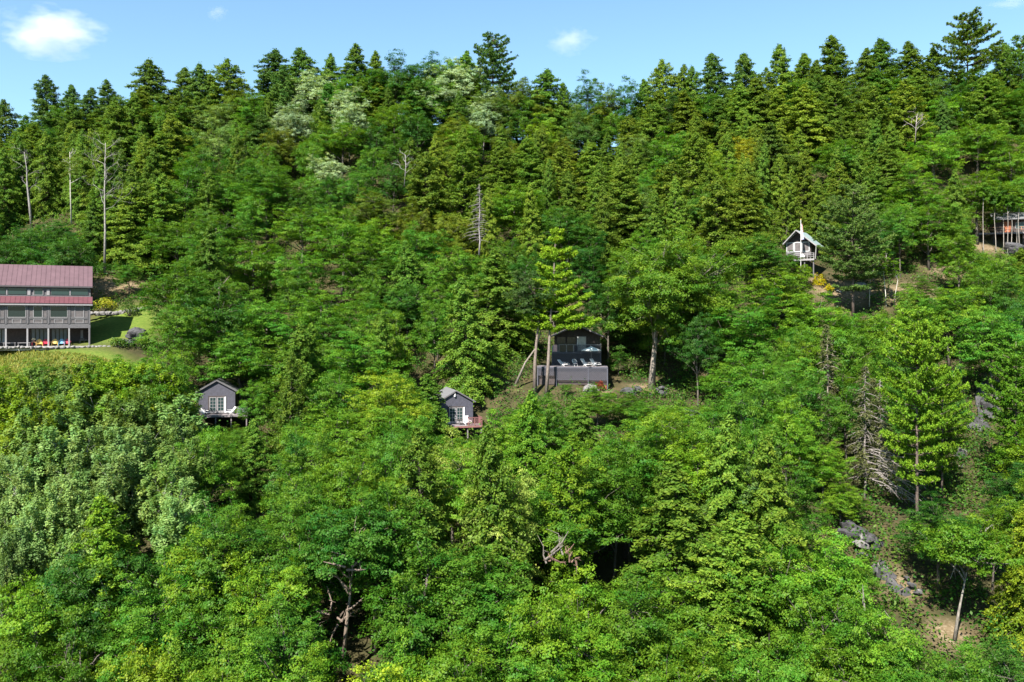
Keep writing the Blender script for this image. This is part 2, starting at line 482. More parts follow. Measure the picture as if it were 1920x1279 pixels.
def broadleaf(seed, H=13., R=4.6, base=.16, ncl=92, leaf=.20, wid=.115, twigs=13, lpt=25, flat=.85, tr=.2, path=None, gap=1.25, cmul=1.0, off=(0, 0), up=0.0, sig=(.21, .21, .10)):
    """crown of leafy clumps on limbs; returns leaf mesh, wood mesh, crown radius"""
    rng = np.random.RandomState(seed)
    cz, rz = H * (1 + base) / 2, H * (1 - base) / 2
    lob = sphere_dirs(rng, 11, -.85); la = rng.uniform(.15, .5, 11)
    cand = sphere_dirs(rng, 2600, -.86)
    bd = poisson_keep(sphere_dirs(rng, 400, -.6), .62, 22)          # boughs: leafy masses with hollows between
    ba = np.arccos(np.clip((cand @ bd.T).max(1), -1, 1)); bs = rng.uniform(.82, 1.12, len(bd))[(cand @ bd.T).argmax(1)]
    f = .66 + (la[None] * np.clip(cand @ lob.T, 0, 1) ** 4).max(1) + .1 * rng.normal(size=len(cand))
    f = f * bs * (1.08 - .72 * np.clip(ba / .46, 0, 1.1) ** 2)
    rad = f * (.5 + .5 * rng.rand(len(cand)) ** .4)
    C = cand * rad[:, None] * np.array([R, R, rz]) * np.array([1, 1, 1.0])
    low = cand[:, 2] < 0
    C[low, :2] *= (1 - .25 * np.abs(cand[low, 2:3]))
    C += np.array([off[0], off[1], cz])
    C = poisson_keep(C, gap * R / 4.6, ncl)
    rc = rng.uniform(.7, 1.3, len(C)) * R / 4.6 * cmul
    # twig tips on each clump, then leaves about each tip
    d = sphere_dirs(rng, len(C) * twigs, -.45).reshape(len(C), twigs, 3)
    tip = C[:, None] + d * rc[:, None, None] * np.array([1, 1, flat]) * rng.uniform(.55, 1.08, (len(C), twigs, 1))
    tip[..., 2] += up * rc[:, None] * rng.rand(len(C), twigs)
    tone_c = rng.uniform(-.16, .16, len(C))
    g = rng.normal(size=(len(C), twigs, lpt, 3))
    P = (tip[:, :, None] + g * np.array(sig) * (R / 4.6) ** .5).reshape(-1, 3)
    out = unit(P - np.array([off[0], off[1], cz - rz * .35]))
    spray = rng.normal(size=(len(C) * twigs, 3)) * .42                 # leaves of one spray hang alike
    N = unit(.42 * out + np.repeat(.35 * d.reshape(-1, 3) + spray, lpt, 0) + np.array([0, 0, .5]) + .36 * rng.normal(size=P.shape))
    v = np.clip(.5 + np.repeat(tone_c, twigs * lpt) + np.repeat(rng.normal(size=len(C) * twigs) * .09, lpt) + rng.normal(size=len(P)) * .08 + .12 * (rng.rand(len(P)) < .06), 0, 1)
    V, v4 = leaves(P, N, leaf, wid, rng, v=v)
    crown = leaf_mesh('crown', V, v4)
    # wood
    mb = MB()
    if path is None:
        bend = rng.normal(size=2) * .35
        path = np.array([[0, 0, -.8], [bend[0] * .3, bend[1] * .3, H * .2], [bend[0], bend[1], H * .5], [off[0] * .7, off[1] * .7, H * .8]])
    path = np.asarray(path, float)
    mb.tube(path, np.linspace(tr * H / 13, tr * .25, len(path)) * np.r_[1.25, np.ones(len(path) - 1)], 8)
    cum = path[:, 2]
    def on_trunk(z): return np.array([np.interp(z, cum, path[:, k]) for k in range(3)])
    nl = min(9, len(C))
    hubs = C[rng.choice(len(C), nl, replace=False)]
    who = ((C[:, None] - hubs[None]) ** 2).sum(-1).argmin(1)
    for h in range(nl):
        mem = C[who == h]
        if not len(mem): continue
        ctr = mem.mean(0)
        z0 = np.clip(ctr[2] - np.linalg.norm(ctr[:2] - on_trunk(ctr[2])[:2]) * .9, H * base * .75, H * .78)
        a = on_trunk(z0)
        e = a + (ctr - a) * .75
        mb.tube(limb_curve(a, e, .15, rng), np.linspace(.45 * tr, .16 * tr, 5), 5)
        for c in mem:
            mb.tube(limb_curve(e if rng.rand() < .6 else a + (ctr - a) * .5, c, .1, rng, 2), np.linspace(.17 * tr, .05 * tr, 3), 3)
    wood = mb.mesh('trunk', True)
    return crown, wood, R, H

def hemlock(seed, H=17., R=3.6, nb=120, droop=.35, dens=1.35, bare=0.03, leaf=.27, tr=.22, rag=.3, upturn=0., lean=0.):
    rng = np.random.RandomState(seed)
    Ps, Ns, Ts, vs = [], [], [], []
    mb = MB()
    nod = rng.normal(size=2) * .25
    z = np.linspace(-.8, H, 8)
    tp = np.stack([nod[0] * (np.clip(z, 0, H) / H) ** 4 + lean * np.clip(z, 0, H), nod[1] * (np.clip(z, 0, H) / H) ** 4, z], -1)
    mb.tube(tp, np.linspace(tr, .02, 8), 7)
    for k in range(nb):
        t = bare + (1 - bare) * ((k + rng.rand()) / nb) ** .92
        az = k * 2.39996 + rng.normal() * .35
        L = (R * (1 - t) ** .66 * min(1, (1 - t) / .12) ** .5 * (.95 + .28 * np.sin(2 * az + seed + 7 * t)) + .12) * rng.uniform(1 - rag, 1 + rag * .55)
        if rng.rand() < .12: L *= 1.22
        if rng.rand() < .05: L *= .45
        a = np.array([np.interp(t * H, z, tp[:, 0]), np.interp(t * H, z, tp[:, 1]), t * H])
        dirh = np.array([np.cos(az), np.sin(az), 0])
        rise = .5 * (t ** 2) + .1
        def pt(s): return a + dirh * L * s + np.array([0, 0, 1.0]) * L * (rise * s - droop * (1.2 - t * .7) * s * s + upturn * s ** 3)[..., None] if np.ndim(s) == 0 else \
            a + dirh * L * s[:, None] + np.array([0, 0, 1.0]) * (L * (rise * s - droop * (1.2 - t * .7) * s * s + upturn * s ** 3))[:, None]
        if L > .7: mb.tube(pt(np.linspace(0, .9, 4)), np.linspace(.05, .012, 4) * (.4 + L / R), 3)
        ns = max(3, int(8.5 * L * dens / (R / 3.6)))
        s = rng.uniform(.18, 1.0, ns) ** .8
        side = rng.choice([-1, 1], ns)
        perp = np.cross(dirh, [0, 0, 1])
        tl = (.18 + .42 * L * (1.05 - s) ** .7 * .8) * rng.uniform(.6, 1.2, ns)
        tw = unit(dirh[None] * .75 + perp[None] * side[:, None] * rng.uniform(.4, 1.1, (ns, 1)) + np.array([0, 0, -.28 + .3 * t]))
        base = pt(s)
        nl = 7
        q = (np.arange(nl)[None] + rng.rand(ns, nl)) / nl
        P = base[:, None] + tw[:, None] * tl[:, None, None] * q[..., None]
        P[..., 2] -= .12 * q ** 2 * tl[:, None]
        P += rng.normal(size=P.shape) * np.array([.1, .1, .13])
        Tt = np.repeat(tw[:, None], nl, 1) + rng.normal(size=P.shape) * .45
        N = np.array([0, 0, .7]) + .7 * dirh + rng.normal(size=P.shape) * .7
        Ps.append(P.reshape(-1, 3)); Ts.append(Tt.reshape(-1, 3)); Ns.append(unit(N.reshape(-1, 3)))
        vs.append(np.clip(.42 + .3 * (q * (s[:, None] > .6)).reshape(-1) + rng.normal(size=ns * nl) * .12 + rng.normal() * .1, 0, 1))
    P = np.vstack(Ps)
    V, v4 = leaves(P, np.vstack(Ns), leaf, leaf * .52, rng, T=np.vstack(Ts), v=np.concatenate(vs))
    return leaf_mesh('crown', V, v4), mb.mesh('trunk', True), R, H

def pine(seed, H=21., R=4.4, whorls=13, start=.25, prof='oval', dens=1.0, leaf=.34, tr=.24, path=None, front=1.0, side=None, flat=1.0):
    """white pine: tiers of long level limbs with brushes of needles"""
    rng = np.random.RandomState(seed)
    if path is None:
        path = np.array([[0, 0, -.8], [.05, 0, H * .3], [.1, .05, H * .7], [0, 0, H]])
    path = np.asarray(path, float)
    mb = MB(); mb.tube(path, np.linspace(tr, .03, len(path)), 8)
    def on(z): return np.array([np.interp(z, path[:, 2], path[:, k]) for k in range(3)])
    Ps, Ns, Ts, vs = [], [], [], []
    for wv in range(whorls):
        t = start + (1 - start) * (wv + rng.uniform(-.2, .2)) / whorls
        u = (t - start) / (1 - start)
        if prof == 'oval': Lm = R * (np.sin(np.pi * np.clip(u * .8 + .16, 0, 1)) ** .8 + .05)
        elif prof == 'cone': Lm = R * ((1 - u) ** .8 + .06)
        else: Lm = R * (.55 + .45 * np.sin(u * 9 + seed)) * (1 - u * .55)
        nb = rng.randint(5, 8)
        a0 = rng.rand() * 6.28
        for b_ in range(nb):
            az = a0 + b_ * 6.283 / nb + rng.normal() * .25
            L = Lm * rng.uniform(.55, 1.15)
            dh = np.array([np.cos(az), np.sin(az), 0])
            if dh[1] < 0: dh[1] *= front
            if side is not None: L *= .75 + .45 * (dh[0] * side)
            a = on(t * H + rng.normal() * .12)
            s = np.linspace(0, 1, 5)
            rise = (.06 + .35 * u) * flat
            br = a + dh * (L * s)[:, None] + np.array([0, 0, 1.0]) * (L * (rise * s - .12 * s * (1 - s) + .12 * s ** 3))[:, None]
            mb.tube(br, np.linspace(.075, .018, 5) * (.5 + L / R * .6), 4)
            nt_ = max(6, int(24 * L / R * dens * R / 4.4))
            st = rng.uniform(.12, 1.0, nt_) ** .75
            perp = np.cross(dh, [0, 0, 1])
            sp = rng.normal(size=nt_) * (.2 + .3 * L * (1 - np.abs(st - .65)))* .42
            base = np.stack([np.interp(st, s, br[:, k]) for k in range(3)], -1) + perp * sp[:, None] + np.array([0, 0, 1]) * rng.uniform(.0, .3, (nt_, 1))
            nn = 22
            dirs = unit(rng.normal(size=(nt_, nn, 3)) + np.array([0, 0, .75]) + dh * .6 + perp * (np.sign(sp) * .5)[:, None, None])
            P = base[:, None] + dirs * rng.uniform(.08, .34, (nt_, nn, 1))
            Ps.append(P.reshape(-1, 3)); Ts.append(dirs.reshape(-1, 3))
            Ns.append(unit(rng.normal(size=(nt_ * nn, 3)) + np.array([0, 0, .9])))
            vs.append(np.clip(.5 + rng.normal(size=nt_ * nn) * .15 + rng.normal() * .08, 0, 1))
    P = np.vstack(Ps)
    N = np.vstack(Ns); T = np.vstack(Ts)
    V, v4 = leaves(P, N, leaf, leaf * .36, rng, T=T, v=np.concatenate(vs))
    return leaf_mesh('crown', V, v4), mb.mesh('trunk', True), R, H

def poplar(seed, H=12., R=2.1, ncl=64):
    return broadleaf(seed, H=H, R=R * 1.0, base=.12, ncl=ncl, leaf=.19, wid=.15, twigs=12, lpt=18, flat=1.7, tr=.10, gap=1.25, cmul=.95, up=.8, sig=(.13, .13, .24))

def dead_conifer(seed, H=14., R=2.6, nb=80, sweep=-.25, side=0., tr=.17, twig=5, start=.15):
    """bare spruce or hemlock: pole, branches and fine twigs (branch meshes returned one by one)"""
    rng = np.random.RandomState(seed)
    tk = MB(); z = np.linspace(-.8, H, 6)
    tk.tube(np.stack([.1 * np.sin(z), .05 * z * 0, z], -1), np.linspace(tr, .02, 6), 7)
    br = []
    for k in range(nb):
        t = start + (1 - start) * (k + rng.rand()) / nb
        az = k * 2.4 + rng.normal() * .3
        dh = np.array([np.cos(az), np.sin(az), 0])
        L = (R * (1 - t) ** .8 + .2) * rng.uniform(.5, 1.2) * (1 + side * dh[0])
        s = np.linspace(0, 1, 4)
        P = np.array([0, 0, t * H]) + dh * (L * s)[:, None] + np.array([0, 0, 1.0]) * (L * (.1 * s + sweep * s * s))[:, None]
        m_ = MB(); m_.tube(P, np.linspace(.045, .012, 4), 4)
        for q in range(twig):
            sq = rng.uniform(.25, 1)
            b0 = np.array([np.interp(sq, s, P[:, j]) for j in range(3)])
            perp = np.cross(dh, [0, 0, 1]) * rng.choice([-1, 1])
            e = b0 + (dh * .6 + perp * .8 + np.array([0, 0, rng.uniform(-.5, .1)])) * L * rng.uniform(.12, .35)
            m_.tube(np.array([b0, (b0 + e) / 2 + np.array([0, 0, .03]), e]), [.02, .014, .007], 3)
        br.append(m_)
    return tk, br

def fork_tree(seed, pts, levels=3, spread=.6, n0=7, L0=2.6, z0=.5, tr=.16):
    """bare broadleaf tree: main stem given, limbs fork upward"""
    rng = np.random.RandomState(seed)
    pts = np.asarray(pts, float)
    tk = MB(); tk.tube(pts, np.linspace(tr, .05, len(pts)), 8)
    br = []
    def grow(mb, a, d, L, r, lev):
        e = a + d * L; mid = (a + e) / 2 + rng.normal(size=3) * L * .07
        mb.tube(np.array([a, mid, e]), [r, r * .75, r * .5], 5 if lev > 1 else 4)
        if lev == 0: return
        for _ in range(rng.randint(2, 4)):
            dd = unit(d + rng.normal(size=3) * spread + np.array([0, 0, .15]))
            s0 = rng.uniform(.45, 1)
            grow(mb, a + (e - a) * s0, dd, L * rng.uniform(.5, .75), r * .5, lev - 1)
    zs = pts[:, 2]
    for k in range(n0):
        z = zs[-1] * (z0 + (1 - z0) * (k + .5) / n0)
        a = np.array([np.interp(z, zs, pts[:, j]) for j in range(3)])
        az = k * 2.4 + rng.normal() * .4
        d = unit(np.array([np.cos(az), np.sin(az) * .8, rng.uniform(.35, 1.0)]))
        m_ = MB(); grow(m_, a, d, L0 * rng.uniform(.6, 1.1) * (1.15 - .5 * k / n0), .05, levels - 1); br.append(m_)
    return tk, br

PROTO = {
    'B': [broadleaf(1), broadleaf(2, H=14, R=4.4), broadleaf(3, H=12, R=4.8, base=.2), broadleaf(4, H=15, R=4.5, base=.2, ncl=104),
          broadleaf(5, H=11.5, R=4.6, base=.12, flat=.6), broadleaf(6, H=13, R=4.2, base=.15, flat=.85), broadleaf(7, H=14, R=4.7, base=.22, ncl=90, gap=1.35), broadleaf(8, H=12.5, R=4.5, base=.1, ncl=100)],
    'H': [hemlock(11, nb=250, R=4.1, rag=.4), hemlock(12, H=18, R=3.9, nb=270, rag=.45), hemlock(13, H=16, R=4.3, nb=240, droop=.45, rag=.4), hemlock(14, H=19, R=4.0, nb=280, droop=.25, rag=.5, lean=.03), hemlock(15, H=15, R=4.3, nb=220, rag=.55, lean=-.03), hemlock(16, H=17, R=3.8, nb=260, droop=.5, rag=.42), hemlock(17, H=17, R=4.0, nb=190, droop=.2, rag=.6, upturn=.12), hemlock(18, H=16, R=3.7, nb=240, droop=.55, rag=.5)],
    'P': [pine(21, dens=1.4, R=4.8), pine(22, H=22, R=4.6, whorls=14, dens=1.4), pine(23, H=20, R=5.0, prof='cone', whorls=15, dens=1.4)],
    'L': [poplar(31), poplar(32, H=13, R=2.3), poplar(33, H=11, R=1.9), poplar(34, H=12, R=2.4)],
    'S': [broadleaf(41, H=13, R=4.2, base=.2, leaf=.28, wid=.12, flat=.95, up=.6), broadleaf(42, H=12, R=4.6, base=.2, leaf=.28, wid=.12, flat=.95, up=.6)],
}
KIND = {'B': ('broadleaf_tree', 'broadleaf tree', 13.0, .82), 'H': ('hemlock_tree', 'hemlock', 16.5, .85), 'P': ('pine_tree', 'white pine', 21., .75),
        'L': ('poplar_tree', 'slender poplar', 12., .8), 'S': ('broadleaf_tree', 'wind-turned broadleaf tree', 12.5, .75)}
TINT = {'lime': (.140, .225, .013), 'bright': (.089, .185, .011), 'mid': (.060, .148, .011), 'deep': (.036, .106, .011), 'olive': (.092, .138, .013),
        'hem': (.072, .140, .014), 'oliveh': (.094, .158, .015), 'dark': (.058, .118, .018), 'pale': (.150, .245, .068), 'silver': (.22, .31, .16),
        'yellow': (.22, .24, .012), 'yg': (.128, .208, .013), 'yp': (.18, .245, .042), 'brownish': (.10, .085, .035), 'greyg': (.110, .190, .042), 'yh': (.082, .145, .013)}
WORD = {'lime': 'lime green', 'bright': 'bright green', 'mid': 'mid green', 'deep': 'deep green', 'olive': 'olive green', 'hem': 'dull green', 'oliveh': 'olive green',
        'dark': 'dark green', 'pale': 'pale grey-green', 'silver': 'silvery green', 'yellow': 'yellow', 'yg': 'yellow-green', 'yp': 'pale yellow-green', 'brownish': 'brownish',
        'blue': 'dark bluish green', 'greyg': 'grey-green', 'yh': 'fresh green'}
BARKC = {'B': (.11, .095, .08), 'H': (.085, .07, .058), 'P': (.13, .10, .085), 'L': (.3, .3, .26), 'S': (.14, .13, .12)}
TREES = []          # dict(x, y, z, r, H, px, py, kind, tint, obj, label)
_tr = random.Random(8)

def jitter_col(c, amt=.22):
    k = _tr.uniform(1 - amt, 1 + amt); h = _tr.uniform(-.12, .10) * (.4 if c[2] > .04 else 1)
    return (c[0] * k * (1 + h), c[1] * k, c[2] * k * (1 - h))

def put_tree(kind, tint, loc, sxy, sz, rz, proto, name=None, label=None, group=None, bark=None, cat='tree'):
    crown, wood, R, H = proto
    t = empty(name or KIND[kind][0], loc, rz)
    t.scale = (sxy, sxy, sz)
    if kind in 'HL': t.rotation_euler = (_tr.gauss(0, .035), _tr.gauss(0, .035), rz)
    c = link('crown', crown, NEEDLE if kind in 'HP' else LEAF, t, color=jitter_col(TINT[tint]) if isinstance(tint, str) else tint)
    link('trunk', wood, BARK, t, color=bark or BARKC[kind])
    tag(t, label, cat, group)
    px, py = w2px((loc[0], loc[1], loc[2] + H * sz))
    TREES.append(dict(x=loc[0], y=loc[1], z=loc[2], r=R * sxy, H=H * sz, px=px, py=py, kind=kind, tint=tint, obj=t, label=label))
    return t

_YS = np.arange(38, 240, .5)
def solve_depth(px, py, H):
    X = (px - 960) / F * _YS
    f = ground(X, _YS) + H - (HZ - py) / F * _YS
    k = np.argmax(f > 0)
    return _YS[k] if f[k] > 0 else None

# objects that stand clear in the picture: (x0, y0, x1, y1, depth); no tree in front of them grows up into their view
CLEAR = [(0, 497, 186, 668, 113), (170, 515, 262, 655, 117), (372, 708, 458, 781, 108), (838, 738, 899, 798, 108), (1005, 608, 1142, 712, 119), (1474, 416, 1536, 484, 150), (1836, 408, 1920, 462, 155),
         (1205, 608, 1243, 728, 121), (1175, 710, 1255, 736, 119), (1516, 505, 1640, 550, 140), (1585, 490, 1612, 560, 140), (1722, 445, 1760, 522, 146), (1814, 726, 1874, 842, 114), (1770, 838, 1842, 915, 105), (1600, 994, 1630, 1018, 82), (1662, 1072, 1736, 1140, 75), (1780, 1140, 1806, 1188, 70),
         (622, 1118, 670, 1205, 62), (40, 290, 76, 418, 158), (182, 270, 212, 500, 138), (127, 285, 143, 410, 154), (884, 350, 913, 450, 148), (1590, 690, 1690, 900, 92), (462, 868, 496, 945, 90), (956, 610, 1050, 730, 117),
         (1290, 700, 1315, 745, 112), (1088, 782, 1126, 812, 104), (852, 635, 870, 720, 113), (256, 430, 268, 478, 146), (1008, 1018, 1080, 1070, 66)]
NOGO = [(-66, 119, 17, 12, 26), (-38.6, 113.5, 5, 6, 14), (-7.5, 113.5, 5, 6, 15), (9.8, 127, 6.5, 7.5, -4), (51.5, 151, 6, 7, -34), (92, 166, 10, 6, 0)]
SUNNY = [px2w(*q) for q in [(60, 520, 120), (120, 600, 117), (40, 630, 115), (200, 600, 127), (395, 745, 109), (420, 770, 108), (868, 770, 109), (860, 740, 109), (875, 785, 107), (1065, 678, 122), (1085, 680, 122), (1105, 680, 122), (1120, 676, 122), (1085, 700, 121), (1224, 680, 123), (1225, 640, 124), (1030, 660, 117), (1495, 460, 149), (1515, 450, 150), (1545, 530, 146), (1590, 545, 144), (195, 430, 139), (650, 1160, 63), (1640, 760, 94), (1640, 850, 93), (990, 670, 120)]]
def shades(x, y, z, r, H):
    for q in SUNNY:
        v = Vector((x, y, z)) - q
        dh = math.hypot(SUN_DIR.x, SUN_DIR.y)
        t = (v.x * SUN_DIR.x + v.y * SUN_DIR.y) / dh
        if t < .5 or t > 40: continue
        off = abs(v.x * SUN_DIR.y - v.y * SUN_DIR.x) / dh
        hr = q.z + t * SUN_DIR.z / dh
        if off < r * .85 and z < hr < z + H: return True
    return False
def blocked(px, py, w, hpx, Y, f=.9, nb=None):
    x0, x1, y0, y1 = px - w / 2 * f, px + w / 2 * f, py, py + hpx
    for b in CLEAR[:nb]:
        if Y - .25 * w / F * Y < b[4] and x0 < b[2] and x1 > b[0] and y0 < b[3] and y1 > b[1]: return b
    return None
def nogo(x, y, r):
    for cx, cy_, rx, ry, deg in NOGO:
        a = math.radians(deg); dx, dy = x - cx, y - cy_
        u, v = dx * math.cos(a) + dy * math.sin(a), -dx * math.sin(a) + dy * math.cos(a)
        if abs(u) < rx + r * .55 and abs(v) < ry + r * .55: return True
    if mask(LAWN, np.array([x]), np.array([y]), .15)[0] > .3: return True
    return False

def tree_px(kind, px, py, wpx, tint, label=None, Y=None, H=None, name=None, group=None):
    for dn, nr in ((0, 1), (14, 1), (28, .9), (44, .85), (60, .8), (80, .75), (100, .7)):
        t = _tree_px(kind, px, py + dn, wpx * nr, tint, label, Y, H, name, group)
        if t is not None: return t
    return None
def _tree_px(kind, px, py, wpx, tint, label, Y, H, name, group):
    """plant a tree whose top and crown width the photograph gives"""
    nm, _, H0, cf = KIND[kind]
    P = _tr.choice(PROTO[kind])
    if H is None: H = H0 * _tr.uniform(.9, 1.1)
    if Y is None:
        Y = solve_depth(px, py, H) or 205
    r = wpx / F * Y / 2
    X = (px - 960) / F * Y
    gz = g1(X, Y)
    H = max(4. if label is None else 1.8, (HZ - py) / F * Y - gz)
    if kind == 'H': r = np.clip(r * 1.7, .22 * H, .38 * H)
    if kind in 'BS' and name is None: r = np.clip(r, .28 * H, .46 * H)
    wpx = 2 * r * F / Y
    sxy, sz = r / P[2] * 1.02, H / P[3]
    hpx = cf * H * F / Y
    b = blocked(px, py, wpx, hpx, Y)
    if label is None and (b or shades(X, Y, gz, r, H)): return None
    return put_tree(kind, tint, (X, Y, gz), sxy, sz, _tr.uniform(0, 6.28), P, name, label, group)
# ------------------------------------------------------------------ trees read off the photograph: kind, pixel x, pixel y of the top, crown width, tint
LIST = """
H 18 190 52 dark|H 92 142 58 dark|H 52 218 70 hem|H 128 158 44 dark|H 165 165 46 dark|H 205 153 48 dark|H 242 172 44 hem|H 285 113 92 dark|H 345 130 64 dark|H 378 122 52 dark
H 435 112 80 hem|H 400 140 50 dark|H 512 96 76 dark|H 572 91 72 dark|H 615 104 44 hem|H 666 86 62 dark|H 705 98 44 hem|H 540 125 50 dark|B 745 100 120 deep|B 700 128 96 mid|H 862 96 54 hem|B 800 116 96 deep|B 835 108 60 mid
H 1020 133 74 hem|B 968 150 90 olive|H 1056 158 38 hem|B 1100 152 74 deep|B 1172 149 84 deep|B 1132 163 64 olive|H 1250 108 58 oliveh|H 1279 121 38 hem|H 1300 127 44 hem|H 1348 96 62 dark|H 1395 99 62 dark|H 1468 85 58 hem
H 1440 125 44 hem|H 1500 99 54 oliveh|H 1572 67 68 hem|H 1532 113 50 hem|H 1655 71 62 hem|H 1625 94 48 hem|H 1707 79 62 hem|H 1747 91 44 hem|H 1885 80 64 hem|P 1916 68 70 hem|H 780 150 60 hem|H 1210 150 46 hem|H 1420 150 60 oliveh
S 585 142 120 silver|S 640 168 84 silver|S 555 195 84 silver|S 850 112 96 silver|S 800 164 70 silver|S 921 177 84 silver|S 618 290 66 silver|S 560 165 80 silver|S 612 155 90 silver|S 655 188 76 silver|S 525 220 70 silver|S 868 122 80 silver|S 832 150 80 silver|S 905 195 60 silver
B 460 165 110 olive|B 425 188 90 greyg|B 370 195 84 greyg|H 262 165 124 oliveh|H 135 198 140 hem|H 62 232 104 hem|H 212 190 120 hem|H 330 215 104 oliveh|B 402 228 90 greyg|B 382 285 120 deep|B 522 238 84 olive|H 486 208 54 dark|H 300 250 90 hem
B 705 142 110 mid|B 642 222 104 bright|B 742 192 110 bright|B 784 205 80 deep|B 862 216 100 olive|B 872 238 140 bright|B 990 172 100 olive|B 1062 190 124 olive|B 1122 206 92 olive|B 1012 218 84 yg|H 1232 168 92 oliveh|H 1182 214 74 oliveh|B 1252 244 124 mid|B 1190 250 90 greyg
H 1292 172 92 oliveh|H 1342 188 84 hem|H 1402 168 104 oliveh|H 1452 164 104 oliveh|H 1512 160 124 oliveh|H 1572 150 110 oliveh|H 1642 160 110 oliveh|H 1702 150 104 oliveh|B 1772 172 140 bright|B 1832 222 130 bright|B 1892 165 96 mid|B 1752 244 120 bright|B 1892 262 104 bright|H 1842 140 80 hem
H 802 286 130 oliveh|H 872 270 110 hem|H 942 266 104 hem|H 1002 260 104 hem|H 1062 276 110 oliveh|H 1112 270 104 hem|H 1182 312 104 oliveh|B 1192 345 92 greyg|H 1450 232 100 dark|H 1300 250 100 oliveh|H 1395 330 120 oliveh|H 1340 330 110 oliveh|H 1462 330 90 dark|B 1582 260 172 mid|H 1672 270 110 oliveh|B 1712 330 140 bright|B 1832 320 160 bright|H 1250 300 90 oliveh|B 1880 330 120 mid
B 1396 252 66 yellow|B 1330 268 54 yg|B 1350 300 60 yg
H 32 300 104 hem|B 60 425 116 deep|B 128 402 116 deep|B 182 432 92 mid|B 236 452 80 mid|B 20 440 90 deep|B 100 445 90 deep|H 282 262 110 oliveh|H 244 330 100 oliveh|H 300 330 100 hem
B 352 312 130 mid|B 424 330 150 mid|B 502 318 120 mid|B 332 402 150 mid|B 405 396 170 mid|B 566 384 196 bright|B 642 402 150 mid|B 702 352 110 olive|B 472 440 160 mid|B 332 472 150 mid|B 562 462 170 mid|B 682 456 170 mid|B 782 422 150 mid|B 852 432 110 mid|B 962 344 150 bright|B 1062 385 130 deep|H 932 470 110 hem|H 880 522 80 hem|B 1105 450 90 deep|B 1140 520 80 deep|B 985 470 80 deep|H 950 560 80 dark
B 402 540 150 deep|B 502 560 160 mid|B 602 542 170 mid|B 692 556 170 mid|B 762 520 120 deep|B 452 622 150 mid|B 562 622 170 mid|B 662 640 170 mid|B 332 562 120 mid|B 300 600 90 mid|B 312 640 110 bright|B 722 690 140 yg|H 930 700 104 yh|H 1060 712 80 bright|H 985 735 80 mid|H 812 590 66 hem|H 800 700 76 hem
B 1452 500 180 bright|B 1402 560 160 mid|B 1532 562 160 bright|B 1432 652 190 mid|B 1342 640 150 deep|B 1200 620 90 deep|B 1300 600 120 deep|B 1500 680 130 mid|B 1590 600 130 mid|B 1660 580 110 bright|B 1390 720 110 mid|B 1800 470 120 bright|B 1860 490 120 mid|B 1780 540 120 mid|B 1860 570 140 mid|B 1905 540 90 deep|B 1830 620 110 greyg|B 1150 560 90 deep|H 1165 480 70 dark
B 652 742 220 bright|B 850 815 150 yp|B 932 862 130 yp|B 780 850 120 yg|B 562 862 210 mid|B 702 902 210 mid|B 602 985 250 deep|B 802 1012 240 mid|B 882 1022 230 mid|B 1092 870 220 mid|B 1172 802 180 mid|B 1232 742 160 bright|H 1282 868 150 yh|H 1364 780 92 yh|H 1352 960 150 yh|B 1402 862 150 greyg|B 1482 882 120 mid|H 1532 850 96 oliveh|H 1440 820 80 hem
B 1452 1002 240 bright|B 1302 1042 220 mid|B 1102 992 240 bright|B 1002 962 190 mid|B 1052 1162 270 bright|B 1182 1062 230 mid|B 1272 1182 260 bright|B 1422 1182 240 mid|B 1542 1085 200 mid|B 1582 1190 190 bright|B 1852 932 180 bright|B 1872 1050 190 mid|B 1782 1000 150 bright|B 1700 1225 200 mid|B 1892 1192 160 deep|B 1850 880 110 greyg|B 1722 905 110 bright|B 1545 960 130 bright|B 1830 1235 150 mid
L 60 830 100 pale|L 110 802 100 pale|L 162 812 108 pale|L 216 802 100 pale|L 270 790 108 pale|L 322 742 110 pale|L 242 722 110 greyg|L 182 732 110 greyg|L 122 742 110 greyg|L 60 770 104 greyg|L 20 872 92 pale|L 92 892 100 pale|L 150 882 100 pale|L 210 862 110 pale|L 300 852 110 greyg|L 350 832 90 greyg|L 40 962 92 pale|L 14 1010 70 pale|L 280 690 110 yg|L 220 672 110 yg|L 150 690 96 yg|L 330 680 100 yg|L 30 730 96 yg|L 130 860 90 pale|L 250 840 90 pale|L 70 930 90 pale|L 180 930 90 greyg|L 345 760 90 greyg|L 90 760 90 yg
H 226 930 116 bright|B 402 792 136 deep|B 442 830 120 deep|B 382 962 170 bright|B 420 900 90 deep|B 332 1002 170 mid|B 202 1022 180 deep|B 122 1022 150 deep|B 70 1062 140 bright|B 60 1132 200 mid|B 150 1152 200 mid|B 242 1182 200 lime|B 332 1202 180 lime|B 432 1082 170 mid|B 500 1020 140 bright|B 532 1112 160 mid|B 452 1192 200 bright|B 545 1225 150 bright|B 762 1102 250 bright|B 852 1182 250 bright|B 722 1235 150 lime|B 952 1182 220 mid|B 290 1095 150 mid|B 1000 1080 150 bright
L 20 706 84 yg|L 75 698 84 greyg|L 130 684 84 greyg|L 185 670 76 yg|B 218 662 60 bright|B 1600 1045 120 mid|B 1735 1015 110 mid|B 1560 1030 110 bright|B 1660 950 100 mid|B 1700 985 80 bright|B 1752 1085 70 bright|B 1640 1130 110 bright|B 1700 1165 110 mid|B 1160 700 70 deep|B 1180 735 80 mid|B 1145 668 60 deep|B 1330 735 90 mid|B 432 790 72 mid|B 384 797 62 mid|B 1090 735 90 bright|B 1150 745 80 mid
"""
